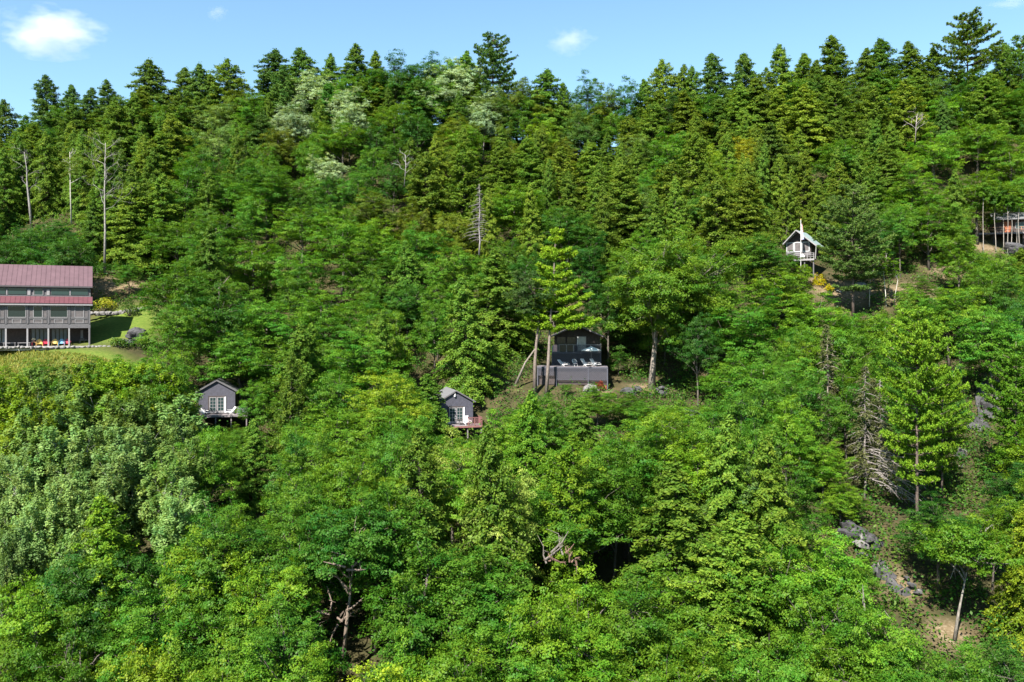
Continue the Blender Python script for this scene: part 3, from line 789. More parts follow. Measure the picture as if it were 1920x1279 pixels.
# single trees worth a description of their own
HERO_LIST = [
    ('P', 925, 66, 92, 'dark', 'dark white pine standing alone above the ridge line', 21),
    ('P', 1814, 26, 104, 'hem', 'tall white pine with wide broken tiers rising highest on the skyline', 27),
    ('P', 1600, 350, 132, 'greyg', 'feathery pale white pine over the bare clearing by the flagpole cabin', 22),
    ('P', 1720, 578, 138, (.112, .212, .013), 'vivid yellow-green white pine on the rocky right-hand slope', 23),
    ('P', 1766, 690, 92, (.112, .212, .013), 'shorter yellow-green white pine beside the vivid one near the cliff', 15),
    ('P', 1905, 640, 110, 'bright', 'bright green white pine standing beyond the cliff at the picture edge', 18),
    ('B', 1742, 372, 150, 'mid', 'broad green tree on a pale leaning trunk uphill of the bare soil bank', 13),
]
for k_, px, py, wpx, tint, lab, H in HERO_LIST:
    tree_px(k_, px, py, wpx, tint, lab, H=H)

for k_, px, py, wpx, tint, Y, lab in [
    ('B', 484, 706, 56, 'mid', 107.5, 'green tree pressing against the side of the cabin with pale loungers'),
    ('B', 402, 799, 84, 'mid', 104.5, 'low bushy tree under the deck of the cabin with pale loungers'),
    ('B', 446, 797, 70, 'bright', 105, 'low bright bushy tree under the corner of the deck with pale loungers'),
    ('B', 350, 742, 52, 'bright', 106.5, 'small bright tree at the corner of the cabin with pale loungers'),
    ('H', 804, 702, 72, 'hem', 107, 'dull green hemlock hiding one side of the red-railed cabin'),
    ('B', 858, 816, 70, 'bright', 104, 'low bright bushy tree under the red-railed deck'),
    ('B', 900, 816, 60, 'mid', 104.5, 'small green bushy tree below the corner of the red-railed deck'),
    ('B', 1478, 474, 48, 'mid', 145.5, 'small green tree hiding the lower corner of the flagpole cabin'),
    ('B', 1506, 492, 46, 'bright', 144.5, 'low bright bushy tree under the deck of the flagpole cabin'),
    ('B', 1160, 655, 60, 'deep', 130, 'deep green tree close behind the end of the lattice decks'),
    ('B', 1062, 742, 90, 'mid', 119, 'low bushy green tree in front of the lattice skirt')]:
    _tree_px(k_, px, py, wpx, tint, lab, Y, None, None, None)

# ---- the central pine, its leaning neighbour and the big shade tree
def path_from_px(base, pts, Y, skew=0):
    """trunk path in the tree's own space from pixel points at depth Y"""
    b = px2w(*base, Y); b.z = max(b.z, g1(b.x, Y) - .2)
    out = [(0, 0, -.8)]
    for (x, y) in [base] + pts:
        p = px2w(x, y, Y) - b
        out.append((p.x, skew * p.z, p.z))
    return b, np.array(out[:1] + out[2:])
b0, pa = path_from_px((1024, 735), [(1028, 680), (1032, 600), (1038, 520), (1042, 432)], 120)
pr = pine(61, H=float(pa[-1, 2]) + .6, R=7.0, whorls=12, start=.375, path=pa, side=.42, front=.34, dens=3.0, leaf=.34, tr=.28, prof='cone', flat=.5)
put_tree('P', (.155, .265, .015), b0, 1, 1, 0, pr, label='tall bright white pine with a bare trunk in front of the lattice deck', bark=(.19, .155, .135))
b0, pa = path_from_px((1003, 728), [(1003, 680), (1006, 640), (1010, 605), (1004, 560), (1000, 530)], 120)
put_tree('B', (.042, .085, .018), b0, 1, 1, 0, broadleaf(62, H=float(pa[-1, 2]) + 1.8, R=3.7, base=.5, ncl=46, path=pa, tr=.21, off=(-1.2, 0)), label='thin upright tree whose trunk stands beside the leaning trunk by the deck', bark=(.17, .135, .115))
b0, pa = path_from_px((967, 710), [(985, 680), (1003, 655), (1012, 630), (1016, 600)], 121)
put_tree('B', (.045, .095, .018), b0, 1, 1, 0, broadleaf(63, H=float(pa[-1, 2]) + 2.8, R=2.4, base=.68, ncl=24, path=pa, tr=.19, off=(3.2, 0)), label='tree with a strongly leaning pale trunk left of the deck', bark=(.20, .17, .145))
b0, pa = path_from_px((1221, 722), [(1225, 680), (1229, 640), (1230, 590), (1236, 520), (1250, 450)], 124)
put_tree('B', (.078, .155, .011), b0, 1, 1, 0, broadleaf(64, H=(722 - 396) / F * 124, R=10.0, base=.05, ncl=290, twigs=16, lpt=20, leaf=.28, wid=.17, path=pa, tr=.25, gap=.60, cmul=.62, off=(2.6, 0), flat=.6),
         label='huge spreading shade tree with a thick bare trunk on the rocky knoll', bark=(.22, .19, .16))
# trunk and broken limb near the bottom, under a dark crown
b0, pa = path_from_px((644, 1212), [(652, 1150), (656, 1120), (662, 1060)], 63)
put_tree('B', 'deep', b0, 1, 1, 0, broadleaf(65, H=10.5, R=3.6, base=.42, ncl=50, path=pa, tr=.19), label='dark tree showing a bare lit trunk near the bottom edge', bark=(.21, .165, .13))
b0, pa = path_from_px((1790, 1182), [(1797, 1150), (1803, 1120), (1815, 1060)], 71)
put_tree('B', 'bright', b0, 1, 1, 0, broadleaf(66, H=9.5, R=3.8, base=.45, ncl=50, path=pa, tr=.19, off=(1, 0)), label='green tree with a bare pale trunk on the bottom soil bank', bark=(.20, .18, .155))
# thin birches right of the clearing
birch = broadleaf(67, H=12, R=1.7, base=.35, ncl=26, twigs=10, lpt=10, leaf=.22, tr=.09, gap=1.6, cmul=1.2)
for (px, py, top, lab) in [(1662, 575, 455, 'slim white-barked birch with a sparse crown, the taller of the two below the clearing'), (1676, 560, 480, 'shorter slim white birch with a sparse crown below the clearing'), (1630, 530, 470, 'small pale sapling beside the bare clearing')]:
    Y = 141; b0 = px2w(px, py, Y); b0.z = g1(b0.x, Y)
    put_tree('B', 'bright', b0, .9, (( HZ - top) / F * Y - b0.z) / 12, px * .7, birch, 'birch_tree', lab, bark=(.5, .47, .42))
# bare-stemmed young trees in front of the stilted cabin, crowns above
slim = [broadleaf(68 + k, H=13, R=2.3, base=.62, ncl=26, tr=.10, gap=1.3) for k in range(2)]
for k, px in enumerate([1844, 1868, 1882, 1889, 1896, 1906, 1912]):
    Y = 157 + (k % 3); b0 = px2w(px, 455 + (k * 7) % 9, Y); b0.z = g1(b0.x, Y)
    put_tree('B', ['bright', 'mid'][k % 2], b0, .8, ((HZ - 335 - (k * 37) % 30) / F * Y - b0.z) / 13, k * 1.3, slim[k % 2], None,
             ['leftmost', 'second', 'third', 'fourth', 'fifth', 'sixth', 'rightmost'][k] + ' in the row of thin bare stems before the stilted cabin', 'thin bare stems before the stilted cabin', bark=(.3, .27, .24))

# ---- dead trees: pole and every branch a part
def dead_px(name, maker, px, base_py, top_py, Y, label, color, scale_xy=1.0, rz=0., extra=None):
    b = px2w(px, base_py, Y); b.z = g1(b.x, Y) if abs(g1(b.x, Y) - b.z) < 2.5 else b.z
    H = (HZ - top_py) / F * Y - b.z
    tk, br = maker(H)
    t = empty(name, b, rz)
    t.scale = (scale_xy, scale_xy, 1)
    tk.build('trunk', BARK, t, color=color, smooth=True)
    for m_ in br: m_.build('branch', BARK, t, color=color, smooth=True)
    if extra:
        me_, col_ = extra(H); link('crown', me_, NEEDLE, t, color=col_)
    tag(t, label, 'tree')
    TREES.append(dict(x=b.x, y=b.y, z=b.z, r=2.0, H=H, px=px, py=top_py, kind='D', tint='grey', obj=t, label=label))
    return t

dead_px('dead_tree', lambda H: fork_tree(71, [[0, 0, -.8], [-.5, 0, H * .3], [-.9, 0, H * .55], [-1.0, 0, H * .78], [-1.5, 0, H]], n0=8, L0=3.2, z0=.42, tr=.27), 60, 425, 285, 162, 'grey dead tree with a forked broken top left of the thin green stems', (.20, .19, .18))
dead_px('dead_tree', lambda H: fork_tree(72, [[0, 0, -.8], [.1, 0, H * .3], [0, 0, H * .6], [.15, 0, H]], levels=4, n0=15, L0=3.2, z0=.45, tr=.22, spread=.5), 196, 503, 268, 140, 'tall bare tree with a long pale trunk and tangled bare crown behind the red-roofed house', (.23, .215, .195))
dead_px('dying_tree', lambda H: fork_tree(73, [[0, 0, -.8], [-.2, 0, H * .4], [-.3, 0, H]], n0=7, L0=2.2, z0=.5, tr=.15), 134, 412, 285, 158, 'thin pale tree with a thin yellow-green crown between two bare grey trees', (.40, .38, .32),
        extra=lambda H: (broadleaf(74, H=H + 1, R=3.4, base=.42, ncl=26, twigs=10, lpt=10)[0], (.10, .15, .02)))
dead_px('dead_conifer', lambda H: dead_conifer(75, H=H, R=2.7, nb=74, sweep=-.3, side=-.25), 899, 470, 345, 150, 'grey dead conifer with fine bare twigs high on the centre slope', (.25, .225, .225))
def sparse(seed, R, bare, d):
    return lambda H: (hemlock(seed, H=H, R=R, nb=95, bare=bare, dens=d, droop=.5)[0], (.075, .085, .03))
dead_px('dying_hemlock', lambda H: dead_conifer(76, H=H, R=3.6, nb=90, sweep=-.45, side=.3, twig=6), 1622, 925, 688, 94, 'large half-dead hemlock with grey top twigs by the rock gully', (.21, .185, .17), extra=sparse(77, 3.2, .1, .42))
dead_px('dying_hemlock', lambda H: dead_conifer(78, H=H, R=2.8, nb=70, sweep=-.45, twig=6), 1650, 905, 712, 96, 'smaller half-dead hemlock touching the larger one by the rock gully', (.21, .19, .175), extra=sparse(79, 2.4, .1, .3))
dead_px('dying_hemlock', lambda H: dead_conifer(80, H=H, R=3.0, nb=80, sweep=-.4, twig=5), 1552, 800, 610, 108, 'brownish thinning hemlock uphill of the half-dead pair', (.26, .22, .19), extra=sparse(81, 3.0, .05, .55))
dead_px('dead_tree', lambda H: fork_tree(82, [[0, 0, -.5], [.3, 0, H * .6], [.2, 0, H]], n0=7, L0=2.0, z0=.3, tr=.1), 758, 345, 290, 168, 'small pale bare tree among the olive hemlocks above the centre slope', (.25, .235, .22))
dead_px('dead_tree', lambda H: fork_tree(83, [[0, 0, -.5], [.2, 0, H * .6], [.4, 0, H]], n0=8, L0=2.2, z0=.3, tr=.1), 1716, 262, 215, 182, 'small greyish bare tree among olive hemlocks on the right slope', (.3, .26, .25))
# fallen branch heap spilling down from the dying hemlocks
hp = empty('fallen_branches', px2w(1665, 865, 90)); hp.location.z = g1(hp.location.x, 90)
rng = np.random.RandomState(91)
for k in range(36):
    s0 = np.array([rng.uniform(-2.2, 1.5), rng.uniform(-1, 1.2), 0]); s0[2] = 4.2 - s0[0] * .6 + rng.uniform(-1.5, 2.2)
    L = rng.uniform(1.5, 4.2)
    e = s0 + np.array([L * rng.uniform(.7, 1), rng.normal() * .4, -L * rng.uniform(.15, .75)])
    m_ = MB(); m_.tube(np.array([s0, (s0 + e) / 2 + np.array([0, 0, .25]), e]), [.05, .035, .012], 4)
    for q in range(4):
        a = s0 + (e - s0) * rng.uniform(.3, 1); m_.tube(np.array([a, a + rng.normal(size=3) * [.5, .3, .35] + [.2, 0, -.2]]), [.02, .008], 3)
    m_.build('branch', BARK, hp, color=(.27, .24, .22))
tag(hp, 'heap of grey fallen branches slumped under the half-dead hemlocks', 'branch heap')

skipped = []
for ln in LIST.strip().splitlines():
    for it in ln.split('|'):
        k_, px, py, wpx, tint = it.split()
        if tree_px(k_, int(px), int(py), int(wpx), tint) is None: skipped.append(it)
for i_, px in enumerate(range(-10, 1940, 34)):          # second rank of the ridge
    sk = np.interp(px, _rpx, _rpy)
    tree_px('H' if (i_ * 7) % 5 < 3 else 'B', px + (i_ * 13) % 17, sk + 26 + (i_ * 29) % 22, 78, ['hem', 'dark', 'mid', 'oliveh', 'deep'][(i_ * 3) % 5], Y=196 + (i_ * 11) % 9)
n_hand = len(TREES)

# ---- the rest of the wood
def zone(px, py):
    R_ = _tr.random()
    if py < 200: return ('H', 'hem') if R_ < .5 else (('H', 'dark') if R_ < .8 else ('B', 'deep'))
    if px > 1680 and 160 < py < 560: return ('B', 'bright') if R_ < .5 else (('B', 'mid') if R_ < .85 else ('H', 'oliveh'))
    if px > 1200 and py < 380: return ('H', 'oliveh') if R_ < .65 else (('H', 'hem') if R_ < .85 else ('B', 'mid'))
    if 750 < px <= 1500 and py < 400: return ('H', 'oliveh') if R_ < .45 else (('H', 'hem') if R_ < .7 else ('B', 'olive'))
    if px < 340 and py < 400: return ('H', 'hem') if R_ < .6 else (('H', 'oliveh') if R_ < .85 else ('B', 'deep'))
    if px < 370 and 640 < py < 1000: return ('L', 'pale') if R_ < .55 else (('L', 'greyg') if R_ < .85 else ('B', 'mid'))
    if py < 740: return ('B', 'mid') if R_ < .6 else (('B', 'deep') if R_ < .8 else (('B', 'bright') if R_ < .92 else ('H', 'hem')))
    return ('B', 'mid') if R_ < .4 else (('B', 'bright') if R_ < .75 else (('B', 'deep') if R_ < .86 else ('H', 'yg')))
cand = []
for _ in range(9000):
    Y = math.sqrt(_tr.uniform(46 ** 2, 206 ** 2)); px = _tr.uniform(-40, 1960)
    cand.append(((px - 960) / F * Y, Y))
cz = ground(np.array([c[0] for c in cand]), np.array([c[1] for c in cand]))
tx = [t['x'] for t in TREES]; ty = [t['y'] for t in TREES]; trr = [t['r'] for t in TREES]
MAXT = 640
for (x, y), z in zip(cand, cz):
    if len(TREES) >= MAXT: break
    px, py0 = w2px((x, y, z + 13))
    if py0 > 1330 or py0 < 100: continue
    kind, tint = zone(px, py0)
    r = {'B': 3.8, 'H': 3.6, 'L': 2.3}[kind] * _tr.uniform(.8, 1.15)
    dx = np.array(tx) - x; dy = np.array(ty) - y
    if (np.hypot(dx, dy) < .63 * (np.array(trr) + r)).any(): continue
    if nogo(x, y, r): continue
    if mask(BARE, np.array([x]), np.array([y]), .2)[0] > .4: continue
    P = _tr.choice(PROTO[kind]); nm, _, H0, cf = KIND[kind]
    ok = False
    for hs in (1.0, .8, .6, .42) if y < 176 else (.85, .7, .55):
        H = H0 * hs * _tr.uniform(.85, 1.05)
        px, py = w2px((x, y, z + H))
        rr = r * (.5 + .5 * hs)
        if y >= 176 and py < np.interp(px, _rpx, _rpy) + 22: continue
        if not blocked(px, py, 2 * rr * F / y, cf * H * F / y, y) and not shades(x, y, z, rr, H): ok = True; break
    if not ok or py > 1275: continue
    if py < np.interp(px, _rpx, _rpy) + 22: continue
    put_tree(kind, tint, (x, y, z - .1), rr / P[2], H / P[3], _tr.uniform(0, 6.28), P)
    tx.append(x); ty.append(y); trr.append(rr)

# ---- undergrowth: bushes, saplings and ferns that nobody could count
rng = np.random.RandomState(3)
nB = 13000
Yb = np.sqrt(rng.uniform(45 ** 2, 200 ** 2, nB)); pxb = rng.uniform(-60, 1980, nB); Xb = (pxb - 960) / F * Yb
keep = (mask(BARE, Xb, Yb, .25) < .35 + .25 * rng.rand(nB)) & (mask(LAWN, Xb, Yb, .1) < .2)
for cx, cy_, rx, ry, deg in NOGO:
    a = math.radians(deg); u = (Xb - cx) * math.cos(a) + (Yb - cy_) * math.sin(a); v = -(Xb - cx) * math.sin(a) + (Yb - cy_) * math.cos(a)
    keep &= ~((np.abs(u) < rx - .3) & (np.abs(v) < ry - .3))
for t_ in TREES:                      # nothing grows tall in the full shade of a crown
    keep &= ~(np.hypot(Xb - t_['x'], Yb - t_['y'] - .3 * min(t_['r'], 4)) < .62 * min(t_['r'], 4))
Xb, Yb = Xb[keep], Yb[keep]; Zb = ground(Xb, Yb); nB = len(Xb)
rb_ = rng.uniform(.7, 1.9, nB); hb = rb_ * rng.uniform(.9, 1.9, nB)
# keep them low where they would climb in front of something
for k in range(nB):
    p, q = w2px((Xb[k], Yb[k], Zb[k] + hb[k]))
    if blocked(p, q, 2 * rb_[k] * F / Yb[k], hb[k] * F / Yb[k], Yb[k] + 4, nb=7): hb[k] *= .5; rb_[k] *= .8
hb = np.where((pxb[keep] > 1540) & (Yb < 100), hb * 1.35, hb)
nl = 44
d = sphere_dirs(rng, nB * nl, -.1).reshape(nB, nl, 3)
P = np.stack([Xb, Yb, Zb], -1)[:, None] + d * np.stack([rb_, rb_, hb], -1)[:, None] * rng.uniform(.6, 1.05, (nB, nl, 1)) + rng.normal(size=(nB, nl, 3)) * .1
N = unit(d * .5 + np.array([0, 0, .6]) + .6 * rng.normal(size=d.shape))
tone = np.repeat(rng.uniform(.15, .85, nB), nl)
V, v4 = leaves(P.reshape(-1, 3), N.reshape(-1, 3),   .32, .2, rng, v=np.clip(tone + rng.normal(size=nB * nl) * .12, 0, 1))
tag(link('undergrowth', leaf_mesh('undergrowth', V, v4), LEAF, color=(.048, .115, .014)), kind='stuff')
# meadow grass below the house and on the lawn edge
nG = 9000
pg = rng.uniform(-20, 262, nG); Yg = rng.uniform(103, 113.5, nG); Xg = (pg - 960) / F * Yg
kp = (mask(LAWN, Xg, Yg, .2) > .3); Xg, Yg = Xg[kp], Yg[kp]; Zg = ground(Xg, Yg); nG = len(Xg)
Pg = np.stack([Xg, Yg, Zg + .12], -1) + rng.normal(size=(nG, 3)) * [.1, .1, .06]
Vg, vg = leaves(Pg, unit(rng.normal(size=(nG, 3)) * [1, 1, .3] + [0, -.5, .4]), .55, .09, rng, T=np.array([0, 0, 1.]) + rng.normal(size=(nG, 3)) * .35)
tag(link('meadow_grass', leaf_mesh('meadow_grass', Vg, vg), LEAF, color=(.16, .17, .03)), kind='stuff')
# ------------------------------------------------------------------ buildings
MET = plain('red_metal_roof', (.088, .032, .040), .6, .12, 1.5, .0, .3)
MET2 = plain('weathered_red_metal_roof', (.088, .052, .060), .6, .12, 1.2, .0, .3)
GREYP = plain('grey_stain', (.085, .08, .085), .75, .15, 5)
TRIM = plain('pale_grey_trim', (.20, .19, .195), .6, .1, 5)
SCREEN = plain('insect_screen', (.085, .075, .076), .8, .2, 3)
DARKP = plain('dark_brown_stain', (.045, .034, .032), .8, .25, 4)
SOFF = plain('soffit', (.06, .055, .06), .8, .1, 4)
GLASS = glass_mat('window_glass', (.018, .035, .035), .06)
GLASSW = glass_mat('porch_glass', (.012, .02, .02), .12)
CABIN = siding('grey_lap_siding', (.040, .039, .054))
SHING = plain('grey_shingles', (.105, .105, .11), .85, .25, 9, bump=.5)
WHITE = plain('white_paint', (.55, .54, .54), .5, .05, 5)
CURT = plain('grey_curtain', (.14, .16, .18), .9, .15, 3)
STONE = plain('pale_paving', (.34, .32, .30), .85, .18, 3, bump=.4)
DECKW = plain('weathered_deck', (.15, .13, .135), .8, .25, 6)
LATT = plain('grey_lattice', (.058, .058, .074), .75, .15, 6)
REDW = plain('reddish_rail', (.17, .075, .07), .7, .2, 6)
YEL = plain('yellow_paint', (.55, .38, .10), .5, .08, 5)
RED = plain('crimson_paint', (.36, .02, .045), .5, .08, 5)
BLUE = plain('blue_paint', (.14, .30, .42), .5, .08, 5)
BLACK = plain('black_metal', (.015, .015, .017), .4, .1, 5)
CEDAR = plain('cedar', (.30, .15, .09), .7, .2, 6)
GREENR = plain('green_grey_metal_roof', (.22, .28, .28), .4, .08, 2)
SLATEP = plain('slate_blue_panel', (.16, .165, .21), .6, .1, 4)
CANV = plain('cream_canvas', (.75, .73, .70), .85, .06, 4)
PINK = plain('pink_towel', (.62, .38, .38), .9, .15, 6)

def adirondack(parent, m):
    w = .34
    MB().quadslab([(-w, -.28, .36), (w, -.28, .36), (w, .22, .24), (-w, .22, .24)], .03).build('seat', m, parent)
    for k in range(5):
        x = (k - 2) * .125; h = .98 - .05 * (k - 2) ** 2
        MB().quadslab([(x - .058, .2, .22), (x + .058, .2, .22), (x + .058 + (k - 2) * .02, .46, h), (x - .058 + (k - 2) * .02, .46, h)], .025).build('back_slat', m, parent)
    for s in (-1, 1):
        MB().box(s * .40 - .07, s * .40 + .07, -.36, .34, .53, .56).build('armrest', m, parent)
        MB().bar((s * .36, -.3, 0), (s * .38, -.3, .53), .09, .04).build('leg', m, parent)
        MB().bar((s * .34, -.28, .33), (s * .34, .52, .02), .04, .1).build('leg', m, parent)
def chair_thing(name, label, cat, loc, rz, maker, m, group=None):
    t = empty(name, loc, rz); maker(t, m); tag(t, label, cat, group); return t
def lounger(parent, m, back=.75, L=1.0):
    """low garden recliner: sling seat, raked back, crossed legs"""
    MB().quadslab([(-.3, -L * .55, .36), (.3, -L * .55, .36), (.3, L * .15, .30), (-.3, L * .15, .30)], .09).build('seat', m, parent)
    MB().quadslab([(-.3, L * .15, .31), (.3, L * .15, .31), (.3, L * .55, .31 + back), (-.3, L * .55, .31 + back)], .09).build('backrest', m, parent)
    for s in (-1, 1):
        MB().bar((s * .3, -L * .5, .36), (s * .3, L * .3, 0), .04, .05).build('leg', m, parent)
        MB().bar((s * .3, L * .3, .5), (s * .3, -L * .25, 0), .04, .05).build('leg', m, parent)
        MB().bar((s * .33, -L * .35, .52), (s * .33, L * .32, .56), .06, .03).build('armrest', m, parent)

# ---- red-roofed house, seen from the front and cut by the picture edge
def big_house():
    Y = 118.0
    X = (169.5 - 960) / F * Y
    z0 = (HZ - 648) / F * Y
    t = empty('lodge_house', (X, Y, z0), math.radians(26))
    M_ = t.matrix_basis
    Lh = 16.0
    posts = [-.13, -2.62, -5.12, -7.6, -10.1, -12.6, -15.1]
    # ground floor: set back under the upper storey
    rear = MB().box(-Lh, -.1, 2.9, 3.1, 0, 2.42).build('rear_wall', DARKP, t)
    for i, (a, b) in enumerate([(-7.3, -5.3), (-2.45 - 2.4, -2.9), (-12.4, -10.3)]):
        wd = MB().box(a, b, 2.82, 2.88, .55 if i != 1 else .1, 2.3).build('window', GLASSW, t)
        for q in range(4):
            x = a + (b - a) * (q + .5) / 4
            MB().box(x - .17, x + .17, 2.76, 2.80, .55 if i != 1 else .1, 2.28).build('curtain', CURT, wd)
        MB().box(a - .06, b + .06, 2.80, 2.83, .47 if i != 1 else .02, .55 if i != 1 else .1).build('sill', TRIM, wd)
    d = MB().box(-1.25, -.95, 2.8, 2.86, .1, 2.1).build('door', TRIM, t)
    MB().box(-.2, -.03, .0, 11, 0, 2.42).build('side_wall', GREYP, t)
    for x in posts:
        MB().box(x - .1, x + .1, .02, .22, 0, 2.42).build('post', TRIM if x > -14 else GREYP, t)
    MB().box(-Lh, 0, .0, 11, 2.425, 2.60).build('floor_beam', GREYP, t)
    # upper storey
    MB().box(-Lh, 0, .1, .3, 2.605, 3.02).build('skirt_board', GREYP, t)
    front = MB()
    front.box(-Lh, 0, .16, .34, 3.02, 5.52)
    front.build('wall', GREYP, t)
    edges = posts[:6]
    for i in range(len(edges) - 1):
        x1, x0 = edges[i], edges[i + 1]
        MB().box(x1 - .11, x1 + .11, .04, .155, 3.02, 5.50).build('pilaster', GREYP, t)
        def window(a, b, zl, zh, m, fr=TRIM, fw=.065):
            fm = MB(); fm.box(a, b, .06, .12, zl, zl + fw).box(a, b, .06, .12, zh - fw, zh).box(a, a + fw, .06, .12, zl + fw, zh - fw).box(b - fw, b, .06, .12, zl + fw, zh - fw)
            wdw = fm.build('window', fr, t)
            MB().box(a + fw, b - fw, .10, .13, zl + fw, zh - fw).build('pane', m, wdw)
        a, b = x0 + .17, x1 - .17
        if i % 2 == 1:
            window(a, b, 3.88, 5.42, GLASSW)
        else:
            s = (b - a) * .24
            window(a, a + s, 3.88, 5.42, SCREEN, GREYP); window(a + s, b - s, 3.88, 5.42, GLASSW if i == 2 else SCREEN); window(b - s, b, 3.88, 5.42, SCREEN, GREYP)
        MB().box(a, b, .05, .14, 3.76, 3.83).build('rail', TRIM, t)
        s = (b - a) * .26
        for (p, q, fr) in ((a, a + s, GREYP), (a + s, b - s, TRIM), (b - s, b, GREYP)):
            fm = MB(); fm.box(p, q, .06, .13, 3.10, 3.16).box(p, q, .06, .13, 3.60, 3.66).box(p, p + .06, .06, .13, 3.16, 3.60).box(q - .06, q, .06, .13, 3.16, 3.60)
            f_ = fm.build('lower_panel', fr, t)
            MB().box(p + .06, q - .06, .11, .14, 3.16, 3.60).build('pane', SCREEN, f_)
    # lower roof of standing-seam sheets
    def roof(nm, y0, zz0, y1, zz1, n, mat_, x1=.25):
        r = MB().quadslab([(-Lh, y0, zz0), (x1, y0, zz0), (x1, y1, zz1), (-Lh, y1, zz1)], .12).build(nm, SOFF, t)
        wd = (Lh + x1) / n
        u = Vector((0, y1 - y0, zz1 - zz0)); nn = Vector((0, -(zz1 - zz0), y1 - y0)).normalized()
        for k in range(n):
            a, b = -Lh + k * wd, -Lh + (k + 1) * wd
            m_ = MB(); o_ = nn * .018
            m_.quadslab([(a + .03, y0 - .02 + o_.y, zz0 + o_.z), (b - .03, y0 - .02 + o_.y, zz0 + o_.z), (b - .03, y1 + o_.y, zz1 + o_.z), (a + .03, y1 + o_.y, zz1 + o_.z)], .016)
            m_.bar(Vector((b, y0 - .02, zz0)) + nn * .02, Vector((b, y1, zz1)) + nn * .02, .03, .03, up=tuple(nn))
            m_.build('roof_sheet', mat_, r)
        return r
    roof('porch_roof', -.28, 5.80, 1.55, 6.78, 28, MET)
    MB().box(-Lh, .27, -.34, -.22, 5.52, 5.70).build('gutter', TRIM, t)
    MB().box(-Lh, .2, -.2, .1, 5.53, 5.60).build('soffit', SOFF, t)
    MB().box(-Lh, .02, 1.56, 1.75, 6.62, 8.28).build('upper_wall', GREYP, t)
    MB().box(-Lh, .05, 1.48, 1.56, 6.72, 6.90).build('flashing', GREYP, t)
    for (a, b) in ((-2.45, -.25), (-4.9, -2.6), (-10.0, -7.75), (-12.6, -10.2)):
        w_ = MB().box(a, b, 1.50, 1.54, 6.95, 7.88).build('window', GREYP, t); MB().box(a + .06, b - .06, 1.47, 1.495, 7.0, 7.84).build('pane', GLASS, w_)
    for x in (-2.53, -5.2, -7.5, -10.1): MB().box(x - (.06 if x in (-2.53, -10.1) else .18), x + (.06 if x in (-2.53, -10.1) else .18), 1.44, 1.50, 6.92, 7.72).build('window_post', TRIM, t)
    fm = MB(); fm.box(-6.95, -5.78, 1.44, 1.50, 6.90, 6.97).box(-6.95, -6.88, 1.44, 1.5, 6.97, 7.6).box(-5.85, -5.78, 1.44, 1.5, 6.97, 7.6)
    w_ = fm.build('window', TRIM, t); MB().box(-6.88, -5.85, 1.48, 1.52, 6.97, 7.85).build('pane', GLASS, w_)
    roof('upper_roof', 1.22, 8.20, 5.6, 11.25, 28, MET2)
    bk = MB().quadslab([(.25, 5.6, 11.25), (.25, 10.9, 7.6), (-Lh, 10.9, 7.6), (-Lh, 5.6, 11.25)], .12)
    MB().box(-Lh, .27, 1.15, 1.25, 8.02, 8.2).build('fascia', SOFF, t)
    MB()._add([tuple(Vector(v)) for v in [(-Lh, 5.6, 11.27), (.25, 5.6, 11.27), (.25, 10.9, 7.6), (-Lh, 10.9, 7.6), (-Lh, 5.6, 11.13), (.25, 5.6, 11.13), (.25, 10.9, 7.48), (-Lh, 10.9, 7.48)]],
              [(0, 1, 2, 3), (7, 6, 5, 4), (0, 4, 5, 1), (1, 5, 6, 2), (2, 6, 7, 3), (3, 7, 4, 0)]).build('rear_roof', MET2, t)
    gb = MB(); V = [(-.12, 1.75, 2.6), (-.12, 10.6, 2.6), (-.12, 10.6, 7.4), (-.12, 5.6, 11.0), (-.12, 1.75, 8.25)]
    n_ = 5; gb._add(V + [(x - .15, y, z) for x, y, z in V], None, [(0, 1, 2), (0, 2, 3), (0, 3, 4), (5, 7, 6), (5, 8, 7), (5, 9, 8)]); gb.build('gable_wall', GREYP, t)
    tag(t, 'long grey lodge with two tiers of red metal roof and a glazed upper porch', 'house')
    # terrace, its edging stones and what stands on it
    tr_ = empty('terrace', M_ @ Vector((0, 0, 0)), math.radians(26))
    MB().box(-Lh, .9, -1.35, 2.88, -.5, -.02).build('paving', STONE, tr_)
    rs = np.random.RandomState(12)
    x = -Lh + .3; k = 0
    while x < 2.6:
        wdt = rs.uniform(.35, .85)
        V, T = ICO2
        V = V * np.array([wdt * .55, .34, rs.uniform(.16, .28)]) * (1 + .22 * fbm(V + k * 3, 1.4, 2)[:, None])
        o = link('edging_stone', np_mesh('edging_stone', V + np.array([x, -1.55 - max(0, x - .6) * -.1 + rs.normal() * .12, -.13 + rs.normal() * .05]), tris=T), ROCK_PALE, tr_)
        x += wdt * .95; k += 1
    tag(tr_, 'pale stone terrace with a rough stone edge in front of the lodge', 'terrace')
    def on(x, y, z=0.0): return M_ @ Vector((x, y, z))
    R26 = math.radians(26)
    for (x, m_, nm, rz, lb) in [(-6.23, YEL, 'adirondack_chair', .05, 'yellow slatted garden chair beside the small red table'), (-5.42, RED, 'adirondack_chair', .1, 'red slatted garden chair half behind a terrace post'),
                        (-4.38, YEL, 'adirondack_chair', -.08, 'yellow slatted garden chair next to the blue chair'), (-3.55, BLUE, 'adirondack_chair', 0, 'pale blue slatted garden chair on the terrace'),
                        (-2.85, RED, 'adirondack_chair', -.1, 'red slatted garden chair beside the blue chair')]:
        chair_thing(nm, lb, 'chair', on(x, .75, -.02), R26 + rz, adirondack, m_, 'garden chairs on the terrace')
    tb = empty('side_table', on(-6.85, .8, -.02), R26)
    MB().box(-.3, .3, -.25, .25, .52, .57).build('tabletop', CEDAR, tb)
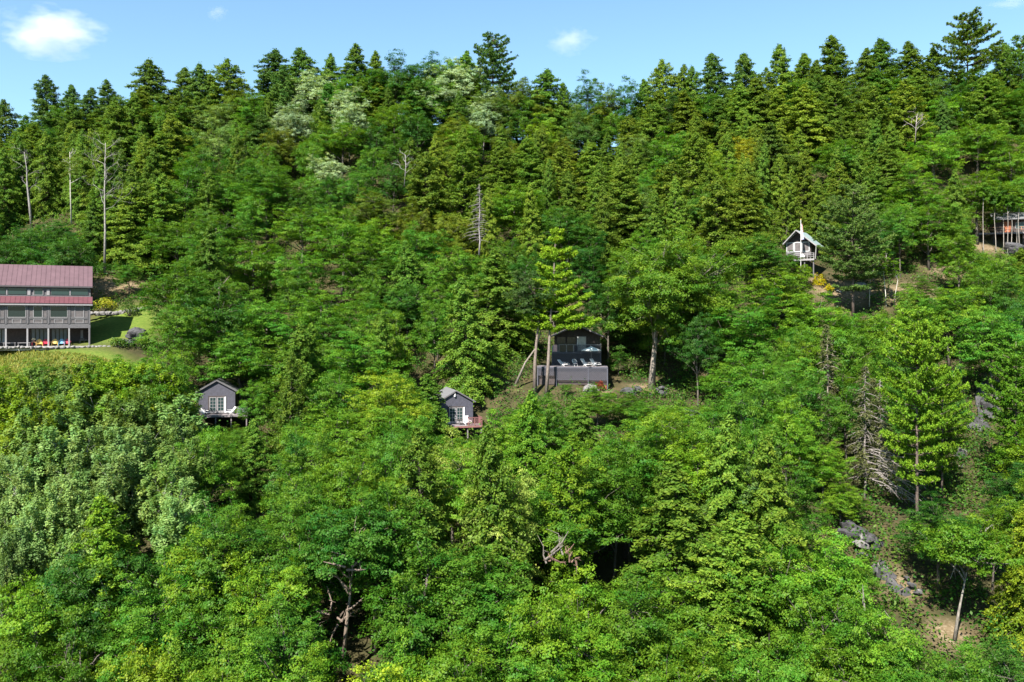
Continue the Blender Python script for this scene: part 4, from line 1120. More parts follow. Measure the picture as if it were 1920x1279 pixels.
    for sx in (-.25, .25):
        for sy in (-.2, .2): MB().box(sx - .03, sx + .03, sy - .03, sy + .03, 0, .52).build('leg', RED, tb)
    tag(tb, 'small red wooden table with flowers on it', 'table')
    fp = empty('flower_pot', on(-6.88, .8, .55), R26)
    pot = MB().tube([(0, 0, 0), (0, 0, .2)], [.09, .13], 10).build('pot', CEDAR, fp)
    rg = np.random.RandomState(4); dd = sphere_dirs(rg, 120, 0); V, v4 = leaves(dd * .24 + [0, 0, .3], unit(dd + rg.normal(size=dd.shape) * .4), .09, .07, rg)
    link('flowers', leaf_mesh('flowers', V, v4), LEAF, fp, color=(.5, .5, .42))
    tag(fp, 'pot of white flowers on the small red table', 'flower pot')
    for (x, lb) in ((-9.75, 'long low pale bench under the curtained window, at the terrace corner post'), (-8.05, 'long low pale bench under the curtained window, nearer the red table')):
        bn = empty('bench', on(x, .9, -.02), R26)
        MB().box(-.75, .75, -.25, .25, .44, .50).build('seat', TRIM, bn)
        for s in (-.65, .65): MB().box(s - .05, s + .05, -.2, .2, 0, .44).build('leg', GREYP, bn)
        tag(bn, lb, 'bench', 'benches on the terrace')
    gr = empty('barbecue_grill', on(-1.05, 1.5, -.02), R26)
    MB().box(-.3, .3, -.22, .22, .65, .82).build('firebox', BLACK, gr)
    MB().prism([(-.3, .825), (.3, .825), (.26, 1.0), (.12, 1.1), (-.12, 1.1), (-.26, 1.0)], -.22, .22).build('lid', BLACK, gr)
    for sx in (-.26, .26):
        for sy in (-.18, .18): MB().box(sx - .02, sx + .02, sy - .02, sy + .02, 0, .65).build('leg', TRIM, gr)
    MB().box(.31, .62, -.18, .18, .74, .78).build('side_shelf', TRIM, gr)
    tag(gr, 'black lidded grill on thin legs in the end bay of the terrace', 'grill')
big_house()

# ---- two small grey cabins with decks
def cabin(px, py, Y, yaw, label, deck):
    z0 = (HZ - py) / F * Y
    t = empty('cabin', ((px - 960) / F * Y, Y, z0), math.radians(yaw))
    hw, hh, pk, dp = 2.25, 2.85, 4.18, 6.0
    MB().prism([(-hw, 0), (hw, 0), (hw, hh), (0, pk), (-hw, hh)], .0, dp).build('wall', CABIN, t)
    s = (pk - hh) / hw
    r = empty('roof', (0, 0, 0)); r.parent = t
    for sg in (-1, 1):
        ex = sg * (hw + .32); ez = hh - .32 * s + .03
        c = [(0, -.22, pk + .03), (ex, -.22, ez), (ex, dp + .3, ez), (0, dp + .3, pk + .03)]
        if sg > 0: c = c[::-1]
        m_ = MB(); cc = [Vector(q) + Vector((0, 0, .1)) for q in c]
        n_ = (cc[1] - cc[0]).cross(cc[3] - cc[0]); 
        if n_.z < 0: cc = cc[::-1]
        m_.quadslab(cc, .10); m_.build('roof_slope', SHING, r)
        MB().bar((0, -.24, pk + .07), (ex, -.24, ez + .06), .03, .16, up=(0, 0, 1)).build('barge_board', GREYP, r)
    # french doors
    for k, (a, b) in enumerate(((-.92, -.04), (.04, .92))):
        dr = MB(); st = .11
        dr.box(a, a + st, -.06, .02, .05, 2.1).box(b - st, b, -.06, .02, .05, 2.1).box(a + st, b - st, -.06, .02, .05, .33).box(a + st, b - st, -.06, .02, 2.0, 2.1)
        xm = (a + b) / 2; dr.box(xm - .02, xm + .02, -.055, .01, .33, 2.0)
        for q in (1, 2, 3): dr.box(a + st, b - st, -.05, .01, .33 + q * .4175 - .02, .33 + q * .4175 + .02)
        d_ = dr.build('door', TRIM, t)
        for ix in range(2):
            for iz in range(4):
                x0 = (a + st, xm + .02)[ix]; x1 = (xm - .02, b - st)[ix]
                MB().box(x0, x1, -.03, -.01, .35 + iz * .4175, .33 + (iz + 1) * .4175 - .02).build('pane', GLASS, d_)
    fr = MB(); fr.box(-1.05, -.93, -.08, .02, .03, 2.2); fr.box(-1.05, 1.05, -.08, .02, 2.12, 2.24); fr.build('door_frame', DARKP, t)
    MB().box(.94, 1.12, -.1, .02, .05, 2.12).build('door_trim', WHITE, t)
    # deck on posts
    x0, x1, y0 = deck['x0'], deck['x1'], -deck['d']
    dk = MB()
    nb = int(deck['d'] / .15)
    deckm = DECKW
    for k in range(nb): dk.box(x0, x1, y0 + k * .15, y0 + k * .15 + .14, -.09, -.05)
    tag(dk.build('deck_boards', DECKW, t), kind='stuff')
    MB().box(x0, x1, y0 - .05, y0, -.28, -.06).build('deck_fascia', deck['m'], t)
    MB().box(x0 + .1, x1 - .1, y0 + .1, -.05, -.26, -.1).build('deck_frame', DARKP, t)
    for x in np.linspace(x0 + .15, x1 - .15, 4):
        MB().box(x - .07, x + .07, y0 + .15, y0 + .29, -4.5, -.26).build('deck_post', DECKW, t)
    rx0, rx1 = deck['rail']
    for x in np.linspace(rx0, rx1, 3): MB().box(x - .05, x + .05, y0 + .02, y0 + .12, -.05, .95).build('rail_post', deck['m'], t)
    MB().box(rx0 - .05, rx1 + .05, y0 + .0, y0 + .14, .95, 1.0).build('rail_cap', deck['m'], t)
    if deck['pan']:
        MB().box(rx0 + .06, rx1 - .06, y0 + .04, y0 + .08, .08, .92).build('rail_panel', SLATEP, t)
    else:
        for x in np.arange(rx0 + .14, rx1 - .06, .16): MB().box(x - .025, x + .025, y0 + .04, y0 + .09, -.05, .95).build('baluster', deck['m'], t)
        MB().box(x1 - .1, x1 - .04, y0 + .14, -.0, .95, 1.0).build('rail_cap', deck['m'], t)
        for y in np.arange(y0 + .3, -.1, .2): MB().box(x1 - .1, x1 - .05, y - .025, y + .025, -.05, .95).build('baluster', deck['m'], t)
    tag(t, label, 'cabin')
    return t
ca = cabin(406.6, 775, 110, 14.5, 'small grey gabled cabin with white french doors and a deck carrying pale loungers', dict(x0=-2.0, x1=3.9, d=2.2, m=DECKW, rail=(2.6, 3.85), pan=True))
cb = cabin(855, 794.5, 110, 16, 'small grey gabled cabin with a lamp at its peak and a red-railed deck', dict(x0=-2.6, x1=3.0, d=2.2, m=REDW, rail=(1.1, 2.9), pan=False))
A_, B_ = ca.matrix_basis, cb.matrix_basis
lm = MB(); lm.tube([(-.18, -.12, 3.55), (-.18, -.2, 3.72), (-.12, -.25, 3.86)], [.14, .08, .05], 8); lm.build('lamp', WHITE, cb)
chair_thing('deck_lounger', 'white lounger with raised back beside the french doors of the cabin with pale loungers', 'chair', A_ @ Vector((1.75, -1.0, -.05)), math.radians(14.5 - 70), lambda p, m: lounger(p, m, .62, 1.1), WHITE, 'loungers on the cabin decks')
chair_thing('deck_lounger', 'pale low lounger at the open end of the deck with pale loungers', 'chair', A_ @ Vector((-1.45, -1.0, -.05)), math.radians(14.5 + 60), lambda p, m: lounger(p, m, .5, 1.1), CANV, 'loungers on the cabin decks')
chair_thing('rocking_chair', 'white high-backed chair behind the reddish deck rail', 'chair', B_ @ Vector((1.25, -1.2, -.05)), math.radians(16 + 10), lambda p, m: (adirondack(p, m), MB().box(-.3, .3, .42, .47, 1.0, 1.14).build('headrest', m, p)), WHITE)
chair_thing('deck_lounger', 'white lounger stretched out at the shaded end of the red-railed deck', 'chair', B_ @ Vector((-1.75, -1.1, -.05)), math.radians(16 + 95), lambda p, m: lounger(p, m, .8, 1.3), WHITE, 'loungers on the cabin decks')
tbl = empty('deck_table', B_ @ Vector((.2, -1.2, -.05)), math.radians(16))
MB().tube([(0, 0, .66), (0, 0, .7)], [.42, .42], 14).build('tabletop', DARKP, tbl)
for k in range(3):
    a = k * 2.094; MB().bar((.3 * math.cos(a), .3 * math.sin(a), 0), (-.1 * math.cos(a), -.1 * math.sin(a), .66), .03, .03).build('leg', BLACK, tbl)
tag(tbl, 'small dark round table in front of the french doors on the red-railed deck', 'table')

# ---- brown cabin with two lattice-skirted decks
def lattice(name, x0, x1, y, z0, z1, parent, step=.25, wd=.055):
    m_ = MB(); W_, H_ = x1 - x0, z1 - z0
    for sgn in (1, -1):
        c = -H_ if sgn > 0 else 0
        lim = W_ if sgn > 0 else W_ + H_
        while c < lim:
            # line x = c + sgn*z clipped to the panel
            if sgn > 0: za, zb = max(0, -c), min(H_, W_ - c); xa, xb = c + za, c + zb
            else: za, zb = max(0, c - W_), min(H_, c); xa, xb = c - za, c - zb
            if zb - za > .02:
                yy = y - (.012 if sgn > 0 else 0)
                m_.bar((x0 + xa, yy, z0 + za), (x0 + xb, yy, z0 + zb), .01, wd, up=(0, 0, 1)) if False else m_.bar((x0 + xa, yy, z0 + za), (x0 + xb, yy, z0 + zb), wd, .01, up=(0, 1, 0))
            c += step
    fr = .06
    m_.box(x0, x1, y - .03, y + .01, z0 - fr, z0).box(x0, x1, y - .03, y + .01, z1, z1 + fr)
    return tag(m_.build(name, LATT, parent), kind='stuff')
def brown_cabin():
    Y = 122.0
    pf = px2w(1073, 687.6, Y)
    t = empty('lattice_cabin', pf, math.radians(-4))
    # lower deck: local origin at its front edge, floor level z = 0
    X0, X1 = -5.05, 5.05
    dk = MB()
    for k in range(26): dk.box(X0, X1, k * .16, k * .16 + .15, -.05, 0)
    tag(dk.build('deck_boards', DECKW, t), kind='stuff')
    MB().box(X0, X1, -.05, -.003, -.2, .0).build('deck_fascia', LATT, t)
    lattice('lattice_skirt', -2.2, 2.2, .0, -1.85, -.27, t); lattice('lattice_skirt', 2.35, 4.95, .0, -1.85, -.27, t)
    MB().box(X0 + .1, X1 - .1, .4, .45, -2.6, -.1).build('skirt_backing', DARKP, t)
    lattice('lattice_skirt', -4.9, -2.35, .0, -1.2, -.27, t)
    for x in (-4.95, -2.28, 2.28, 5.0): MB().box(x - .07, x + .07, -.02, .12, -3.2, -.06).build('deck_post', LATT, t)
    MB().box(2.2, 4.9, .5, .6, -3.4, -1.95).build('brick_footing', plain('red_brick', (.22, .06, .035), .9, .3, 6), t)
    # upper deck
    y1, h1 = 4.2, 1.9
    U0, U1 = -3.05, 4.25
    up = MB()
    for k in range(18): up.box(U0, U1, y1 + k * .16, y1 + k * .16 + .15, h1 - .05, h1)
    tag(up.build('deck_boards', DECKW, t), kind='stuff')
    MB().box(U0, U1, y1 - .05, y1 - .003, h1 - .2, h1).build('deck_fascia', LATT, t)
    lattice('lattice_skirt', U0 + .1, .5, y1, .05, h1 - .28, t); lattice('lattice_skirt', .65, U1 - .1, y1, .05, h1 - .28, t)
    MB().box(U0 + .1, U1 - .1, y1 + .3, y1 + .35, 0, h1 - .1).build('skirt_backing', DARKP, t)
    for x in (U0 + .05, .57, U1 - .05): MB().box(x - .06, x + .06, y1 - .03, y1 + .1, 0, h1 - .05).build('deck_post', LATT, t)
    for x in (-1.95, -.85, .2, 1.4, 2.7, U1 - .05): MB().box(x - .05, x + .05, y1, y1 + .1, h1, h1 + 1.08).build('rail_post', TRIM, t)
    MB().box(-2.0, U1, y1 - .02, y1 + .12, h1 + 1.08, h1 + 1.15).build('rail_cap', TRIM, t)
    for (a, b) in ((-1.89, -.91), (-.79, .14)): MB().box(a, b, y1 + .03, y1 + .05, h1 + .1, h1 + 1.05).build('rail_glass', GLASSW, t)
    for (a, b) in ((.26, 1.34), (1.46, 2.64), (2.76, U1 - .12)): lattice('rail_lattice', a, b, y1 + .04, h1 + .12, h1 + 1.0, t, .2, .03)
    MB().box(U1 - .09, U1 - .01, y1 + .0, y1 + .08, 0, 3.2).build('corner_pole', TRIM, t)
    # house body
    yh = 7.1; hw = 3.45; e = h1 + 2.45; p = h1 + 3.95; xc = .75
    MB().prism([(xc - hw, h1 - .5), (xc + hw, h1 - .5), (xc + hw, e), (xc, p), (xc - hw, e)], yh, yh + 7).build('wall', DARKP, t)
    r = empty('roof', (0, 0, 0)); r.parent = t; s = (p - e) / hw
    for sg in (-1, 1):
        ex = xc + sg * (hw + .5); ez = e - .5 * s
        cc = [Vector((xc, yh - 1.3, p + .14)), Vector((ex, yh - 1.3, ez + .14)), Vector((ex, yh + 7.3, ez + .14)), Vector((xc, yh + 7.3, p + .14))]
        if (cc[1] - cc[0]).cross(cc[3] - cc[0]).z < 0: cc = cc[::-1]
        MB().quadslab(cc, .12).build('roof_slope', SHING, r)
        MB().bar((xc, yh - 1.33, p + .05), (ex, yh - 1.33, ez + .05), .04, .2).build('barge_board', DECKW, r)
    for (a, b, zl, zh, m_) in ((-2.35, -.95, h1 + .95, h1 + 2.25, GLASSW), (-.85, .55, h1 + .95, h1 + 2.25, GLASSW)):
        w_ = MB().box(a, b, yh - .06, yh - .005, zl, zh).build('window', DARKP, t); MB().box(a + .07, b - .07, yh - .09, yh - .065, zl + .07, zh - .07).build('pane', m_, w_)
    d_ = MB().box(.75, 2.1, yh - .06, yh - .005, h1 + .0, h1 + 2.3).build('door', TRIM, t)
    MB().box(.9, 2.02, yh - .09, yh - .065, h1 + .15, h1 + 2.2).build('pane', plain('painted_reflection_glass', (.3, .32, .33), .15, .2, 2), d_)  # pale reflection painted into the colour of the door glass
    MB().box(.72, .84, yh - .1, yh - .062, h1 + .8, h1 + 2.28).build('door_trim', WHITE, t)
    tag(t, 'dark brown gabled cabin above two lattice-skirted decks with white chairs', 'cabin')
    M_ = t.matrix_basis
    a4 = math.radians(-4)
    chair_thing('deck_lounger', 'white padded lounge chair on the lower lattice deck nearest the bare pine trunk', 'chair', M_ @ Vector((-1.25, 1.6, 0)), a4 + .9, lambda p_, m: lounger(p_, m, .6, 1.7), WHITE)
    # round-backed chair
    rc = empty('garden_chair', M_ @ Vector((.42, 1.5, 0)), a4 + .5)
    MB().tube([(0, 0, .38), (0, 0, .44)], [.33, .33], 12).build('seat', WHITE, rc)
    arc = [(.38 * math.cos(q), .12 + .34 * math.sin(q), .62 + .38 * math.sin(q)) for q in np.linspace(-.15, math.pi + .15, 11)]
    MB().tube(arc, .04, 6).build('back_hoop', WHITE, rc)
    for q in np.linspace(.45, math.pi - .45, 6): MB().tube([(.28 * math.cos(q), .24, .44), (.37 * math.cos(q), .12 + .33 * math.sin(q), .62 + .36 * math.sin(q))], .022, 5).build('back_spindle', WHITE, rc)
    for q in (.8, 2.34, 3.94, 5.5): MB().tube([(.26 * math.cos(q), .26 * math.sin(q), .38), (.36 * math.cos(q), .36 * math.sin(q), 0)], .025, 5).build('leg', WHITE, rc)
    tag(rc, 'white round-backed garden chair between the loungers on the lower deck', 'chair')
    for (x, lb) in ((2.0, 'white folding recliner beneath the parasol on the lower deck'), (3.35, 'white folding recliner at the end corner of the lower deck')):
        chair_thing('folding_recliner', lb, 'chair', M_ @ Vector((x, 1.5, 0)), a4 + .75, lambda p_, m: lounger(p_, m, .75, 1.6), WHITE, 'folding recliners on the lower deck')
    um = empty('parasol', M_ @ Vector((2.75, 1.9, 0)), a4)
    MB().tube([(0, 0, 0), (0, 0, 2.85)], .025, 6).build('pole', TRIM, um)
    MB().tube([(0, 0, 0), (0, 0, .1)], [.3, .26], 12).build('base', DARKP, um)
    cn = MB(); k8 = 8
    V = [(0, 0, 2.86)] + [(1.4 * math.cos(q), 1.4 * math.sin(q), 2.32) for q in np.arange(k8) * 2 * math.pi / k8] + [(1.4 * math.cos(q), 1.4 * math.sin(q), 2.2) for q in np.arange(k8) * 2 * math.pi / k8] + [(0, 0, 2.82)] + [(1.38 * math.cos(q), 1.38 * math.sin(q), 2.29) for q in np.arange(k8) * 2 * math.pi / k8]
    cn._add(V, [(1 + i, 9 + i, 9 + (i + 1) % 8, 1 + (i + 1) % 8) for i in range(8)], [(0, 1 + i, 1 + (i + 1) % 8) for i in range(8)] + [(17, 18 + (i + 1) % 8, 18 + i) for i in range(8)])
    cn.build('canopy', CANV, um)
    for i in range(8):
        q = i * 2 * math.pi / 8; MB().bar((.05 * math.cos(q), .05 * math.sin(q), 2.78), (1.36 * math.cos(q), 1.36 * math.sin(q), 2.27), .02, .02).build('rib', DARKP, um)
    tag(um, 'open cream parasol standing over the recliners on the lower deck', 'parasol')
    tw = empty('towel', M_ @ Vector((-2.5, y1 + .05, h1)), a4)
    MB().box(-.5, .35, -.02, .02, .05, 1.0).build('rail_section', TRIM, t, loc=(-2.5, y1 + .08, h1))
    rs = np.random.RandomState(2); gxx = np.linspace(-.26, .26, 9); gz = np.linspace(.1, 1.12, 9)
    G1, G2 = np.meshgrid(gxx, gz); yy = -.06 + .05 * np.sin(G1 * 22) * (1.2 - G2)
    V = np.stack([G1, yy, G2], -1).reshape(-1, 3); i_ = (np.arange(8)[:, None] * 9 + np.arange(8)[None]).ravel()
    Q = np.stack([i_, i_ + 1, i_ + 10, i_ + 9], -1)
    MB()._add(V, Q)._add(V + [0, .02, 0], Q[:, ::-1]).build('cloth', PINK, tw)
    tag(tw, 'pale pink towel hung over the upper deck rail by the bare pine trunk', 'towel')
brown_cabin()

# ---- screened cabin with the flagpole, upper right
def flag_cabin():
    Y = 150.0
    b = px2w(1497, 488, Y)
    t = empty('screened_cabin', b, math.radians(-34))
    hw = 2.15; e = 3.15; p = 5.2; dp = 5.0
    MB().prism([(-hw, .75), (hw, .75), (hw, e), (0, p - .2), (-hw, e)], 0, dp).build('wall', DARKP, t)
    r = empty('roof', (0, 0, 0)); r.parent = t; s = (p - e) / hw
    for sg, ov in ((-1, .35), (1, 1.1)):
        ex = sg * (hw + ov); ez = e - ov * s * .72
        cc = [Vector((0, -1.5, p)), Vector((ex, -.75, ez)), Vector((ex, dp + .4, ez)), Vector((0, dp + .4, p))]
        if (cc[1] - cc[0]).cross(cc[3] - cc[0]).z < 0: cc = cc[::-1]
        MB().quadslab(cc, .1).build('roof_slope', GREENR, r)
        MB().bar((0, -1.53, p - .05), (ex, -.78, ez - .05), .04, .18).build('barge_board', TRIM, r)
    for k in range(3):
        a = -hw + .1 + k * 1.36; w = 1.26
        fm = MB(); fm.box(a, a + w, -.1, -.03, 1.45, 1.58).box(a, a + w, -.1, -.03, 3.05, 3.18).box(a, a + .11, -.1, -.03, 1.58, 3.05).box(a + w - .11, a + w, -.1, -.03, 1.58, 3.05)
        w_ = fm.build('window', plain('pale_window_paint', (.36, .37, .38)), t); MB().box(a + .11, a + w - .11, -.06, -.035, 1.58, 3.05).build('pane', SCREEN, w_)
    MB().box(-hw, hw, -.06, -.002, .75, 1.42).build('skirt_panel', GREYP, t)
    # deck in front
    MB().box(-.2, 3.3, -2.2, -.1, -.05, .05).build('deck_floor', DECKW, t)
    MB().box(-.2, 3.3, -2.28, -2.2, -.25, .05).build('deck_fascia', TRIM, t)
    for x in (-.1, 1.0, 2.1, 3.2): MB().box(x - .05, x + .05, -2.2, -2.1, .05, 1.0).build('rail_post', TRIM, t)
    for z in (.35, .65, .98): MB().box(-.15, 3.3, -2.2, -2.14, z, z + .07).build('rail', TRIM, t)
    for x, y in ((-.0, -2.0), (1.6, -2.0), (3.1, -2.0), (-2.0, .2), (2.0, .2)): MB().box(x - .09, x + .09, y, y + .18, -3.2, (.7 if y > 0 else -.05)).build('deck_post', GREYP, t)
    MB().bar((3.1, -.9, .0), (3.25, -.8, 2.6), .12, .12).build('roof_post', TRIM, t)
    tag(t, 'small cabin with white-framed screens and a pale green metal roof on the upper slope', 'cabin')
    M_ = t.matrix_basis
    ch = chair_thing('deck_chair', 'white deck chair behind the rail of the screened cabin', 'chair', M_ @ Vector((1.0, -1.3, .05)), math.radians(-34 + 10), adirondack, WHITE)
    fp = px2w(1501.5, 490, Y - 2.6); fp.z = min(fp.z, g1(fp.x, fp.y) + 6)
    f = empty('flagpole', fp)
    top = (HZ - 412) / F * (Y - 2.6) - fp.z
    MB().tube([(0, 0, -2), (0, 0, top)], .045, 6).build('pole', WHITE, f)
    V, T = ICO2; link('finial', np_mesh('finial', V * .09 + [0, 0, top + .05], tris=T), YEL, f)
    tag(f, 'slender white flagpole in front of the screened cabin', 'flagpole')
    # limp flag: folds hanging along the pole
    fg = empty('flag', fp + Vector((.06, 0, top - .6)))
    nu, nv = 17, 40
    u = np.linspace(0, 1, nu); v = np.linspace(0, 1, nv); U_, V_ = np.meshgrid(u, v)
    x = .05 + U_ * (.16 + .34 * V_ ** 1.3); y = .11 * np.sin(U_ * 19 + V_ * 2) * (.4 + .6 * V_); z = -V_ * (2.9 - .5 * U_) - .35 * U_
    P_ = np.stack([x, y, z], -1).reshape(-1, 3); i_ = (np.arange(nv - 1)[:, None] * nu + np.arange(nu - 1)[None]).ravel()
    Q = np.stack([i_, i_ + 1, i_ + nu + 1, i_ + nu], -1)
    me_ = np_mesh('cloth', P_, Q, attr={'fu': U_.ravel(), 'fv': V_.ravel()}, smooth=True)
    m, n, l, bs = new_mat('striped_flag_cloth')
    au = n.new('ShaderNodeAttribute'); au.attribute_name = 'fv'; at2 = n.new('ShaderNodeAttribute'); at2.attribute_name = 'fu'
    def math_(op, a, b_=None):
        q = n.new('ShaderNodeMath'); q.operation = op
        for k_, s_ in enumerate((a, b_)):
            if s_ is None: continue
            if isinstance(s_, (int, float)): q.inputs[k_].default_value = s_
            else: l.new(s_, q.inputs[k_])
        return q.outputs[0]
    stripe = math_('GREATER_THAN', math_('FRACT', math_('MULTIPLY', at2.outputs['Fac'], 6.5)), .5)
    mx = n.new('ShaderNodeMix'); mx.data_type = 'RGBA'; mx.inputs[6].default_value = (.42, .03, .05, 1); mx.inputs[7].default_value = (.75, .74, .74, 1); l.new(stripe, mx.inputs[0])
    can = math_('MULTIPLY', math_('GREATER_THAN', au.outputs['Fac'], .55), math_('GREATER_THAN', at2.outputs['Fac'], .25))
    mx2 = n.new('ShaderNodeMix'); mx2.data_type = 'RGBA'; l.new(mx.outputs[2], mx2.inputs[6]); mx2.inputs[7].default_value = (.30, .33, .55, 1); l.new(can, mx2.inputs[0])
    l.new(mx2.outputs[2], bs.inputs['Base Color']); bs.inputs['Roughness'].default_value = .9
    link('cloth', me_, m, fg)
    tag(fg, 'red, white and blue flag hanging limp on the flagpole', 'flag')
flag_cabin()

# ---- dark cabin on stilts at the right edge
def stilt_cabin():
    Y = 165.0
    b = px2w(1880, 436, Y); b.z = max(b.z, g1(b.x, Y) + 1.2)
    t = empty('stilt_cabin', b, math.radians(-18))
    MB().box(-.8, 6.0, 2.2, 7.0, -.2, 2.6).build('wall', DARKP, t)
    MB().box(.6, 1.9, 2.12, 2.19, .1, 2.3).build('door', plain('rust_door', (.22, .07, .03), .7, .2, 5), t)
    w_ = MB().box(2.6, 4.2, 2.12, 2.19, .9, 2.1).build('window', TRIM, t); MB().box(2.7, 4.1, 2.08, 2.115, 1.0, 2.0).build('pane', GLASS, w_)
    cc = [Vector((-1.4, 1.0, 2.65)), Vector((6.6, 1.0, 2.65)), Vector((6.6, 4.6, 4.3)), Vector((-1.4, 4.6, 4.3))]
    r = MB().quadslab(cc, .12).build('roof', SHING, t)
    MB().quadslab([Vector((-1.4, 4.6, 4.3)), Vector((6.6, 4.6, 4.3)), Vector((6.6, 8, 2.65)), Vector((-1.4, 8, 2.65))], .12).build('roof_slope', SHING, r)
    MB().box(-4.2, 6.2, -.2, 2.18, -.12, 0).build('deck_floor', CEDAR, t)
    MB().box(-4.2, 6.2, -.28, -.2, -.3, 0).build('deck_fascia', DECKW, t)
    for x in np.arange(-4.1, 6.3, 1.45): MB().box(x - .05, x + .05, -.18, -.08, 0, 1.0).build('rail_post', CEDAR, t)
    for z in (.5, .98): MB().box(-4.2, 6.2, -.18, -.1, z, z + .07).build('rail', CEDAR, t)
    for x in np.arange(-4.0, 6.3, 2.5):
        for y in (0.0, 2.0): MB().box(x - .09, x + .09, y, y + .18, -4, -.12).build('stilt', DARKP, t)
    tag(t, 'dark brown cabin on stilts half hidden behind thin stems high at the picture edge', 'cabin')
stilt_cabin()
# ------------------------------------------------------------------ boulders, ledges, walls, bushes
def boulder(px, py, Y, wpx, hpx, seed, label, mat_, name='boulder', group=None, depth=1.0, sink=.25, cat='boulder', rough=.5):
    V, T = ICO4
    V = V.copy()
    rs = np.random.RandomState(seed)
    pl = sphere_dirs(rs, 11)                      # broken faces
    for q in pl:
        d_ = V @ q; cut = rs.uniform(.55, .85); V -= np.clip(d_ - cut, 0, None)[:, None] * q[None]
    V *= (1 + rough * .4 * fbm(V + seed * 7, 1.6, 4)[:, None])
    wd, hg = wpx / F * Y, hpx / F * Y
    V *= np.array([wd / 2, wd / 2 * depth, hg / 2])
    p = px2w(px, py, Y)
    gz = g1(p.x, p.y)
    if p.z - hg * .3 > gz: p.z = gz + hg * .3
    o = link(name, np_mesh(name, V, tris=T), mat_, loc=p)
    return tag(o, label, cat, group)
boulder(256, 596, 121, 40, 34, 1, 'weathered grey boulder at the edge of the lawn', ROCK_DARK, rough=.8)
boulder(236, 622, 119, 34, 16, 2, 'low brown-grey rock shelf under the grey lawn boulder', ROCK_DARK, rough=.8)
wl = empty('stone_wall', px2w(210, 580, 131))
rs = np.random.RandomState(6)
for k in range(16):
    V, T = ICO2
    w_ = rs.uniform(.5, 1.0)
    V = V * np.array([w_ * .6, .4, rs.uniform(.25, .4)]) * (1 + .25 * fbm(V + 5 * k, 1.5, 2)[:, None])
    a = math.radians(16); x = -3.4 + k * .52; zz = g1(wl.location.x + x * math.cos(a), wl.location.y + x * math.sin(a)) - wl.location.z
    link('stone', np_mesh('stone', V + np.array([x * math.cos(a), x * math.sin(a) + rs.normal() * .15, max(zz, -.8) + .15]), tris=T), ROCK_PALE, wl)
tag(wl, 'row of rough fieldstones along the top of the lawn', 'stone wall')
# rock gully on the right
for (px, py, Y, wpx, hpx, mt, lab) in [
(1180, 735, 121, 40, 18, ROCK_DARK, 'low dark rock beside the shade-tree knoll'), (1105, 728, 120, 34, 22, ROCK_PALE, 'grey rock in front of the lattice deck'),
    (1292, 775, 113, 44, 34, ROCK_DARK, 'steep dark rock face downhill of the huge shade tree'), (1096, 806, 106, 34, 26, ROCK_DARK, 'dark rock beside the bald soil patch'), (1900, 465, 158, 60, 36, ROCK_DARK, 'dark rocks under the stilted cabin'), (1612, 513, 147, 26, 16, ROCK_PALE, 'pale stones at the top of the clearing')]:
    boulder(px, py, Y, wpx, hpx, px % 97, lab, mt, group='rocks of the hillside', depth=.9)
# broken crags: angular blocks, each a piece of its own
def shard(rs, sx, sy, sz):
    import bmesh
    bm = bmesh.new()
    P = sphere_dirs(rs, 16) * rs.uniform(.8, 1.05, (16, 1)) * np.array([sx, sy, sz]) * np.array([1, 1, 1.0])
    P = np.clip(P, -np.array([sx, sy, sz]) * .82, np.array([sx, sy, sz]) * .82)
    for q in P: bm.verts.new(q)
    bmesh.ops.convex_hull(bm, input=bm.verts)
    loose = [v for v in bm.verts if not v.link_faces]
    bmesh.ops.delete(bm, geom=loose, context='VERTS')
    bmesh.ops.triangulate(bm, faces=bm.faces)
    bm.verts.index_update()
    V = np.array([v.co[:] for v in bm.verts]); T = np.array([[v.index for v in f.verts] for f in bm.faces]); bm.free()
    return V, T
def crag(label, pts, Y, n, size, seed, tilt=.5, mat_=None, steep=1.0):
    """blocks strewn along pixel points of the photograph, dipping like tilted strata"""
    rs = np.random.RandomState(seed)
    c0 = px2w(*pts[len(pts) // 2], Y); c0.z = min(c0.z, g1(c0.x, c0.y) + 1)
    t = empty('rock_outcrop', c0)
    pts = np.array(pts, float)
    for k in range(n):
        u = rs.rand() * (len(pts) - 1); i = int(u); q = pts[i] + (pts[min(i + 1, len(pts) - 1)] - pts[i]) * (u - i) + rs.normal(size=2) * [7, 6]
        YY = Y + (Y * .0 + (pts[-1, 1] - q[1]) * .045 * steep) + rs.normal() * .5
        p = px2w(q[0], q[1], YY); gz = g1(p.x, p.y)
        if p.z > gz + 1.6 * steep: p.z = gz + 1.6 * steep * rs.rand()
        s = size * rs.uniform(.55, 1.35)
        V, T = shard(rs, s * rs.uniform(.8, 1.5), s * rs.uniform(.6, 1), s * rs.uniform(.45, .95))
        a = tilt + rs.normal() * .18; b_ = rs.normal() * .3
        R_ = np.array([[math.cos(a), 0, math.sin(a)], [0, 1, 0], [-math.sin(a), 0, math.cos(a)]]) @ np.array([[1, 0, 0], [0, math.cos(b_), -math.sin(b_)], [0, math.sin(b_), math.cos(b_)]])
        V = V @ R_.T + np.array(p - c0)
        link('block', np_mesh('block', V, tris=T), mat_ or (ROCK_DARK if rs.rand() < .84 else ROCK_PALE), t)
    tag(t, label, 'rock outcrop', 'broken rock of the gully')
crag('tall streaked grey rock face highest in the gully', [(1846, 730), (1850, 770), (1840, 810), (1846, 835)], 110, 40, 1.3, 1, 1.1, steep=2.2)
crag('broad dark rock mass below the streaked face', [(1826, 850), (1800, 870), (1812, 900), (1785, 905)], 103, 36, 1.25, 2, .8, steep=2.0)
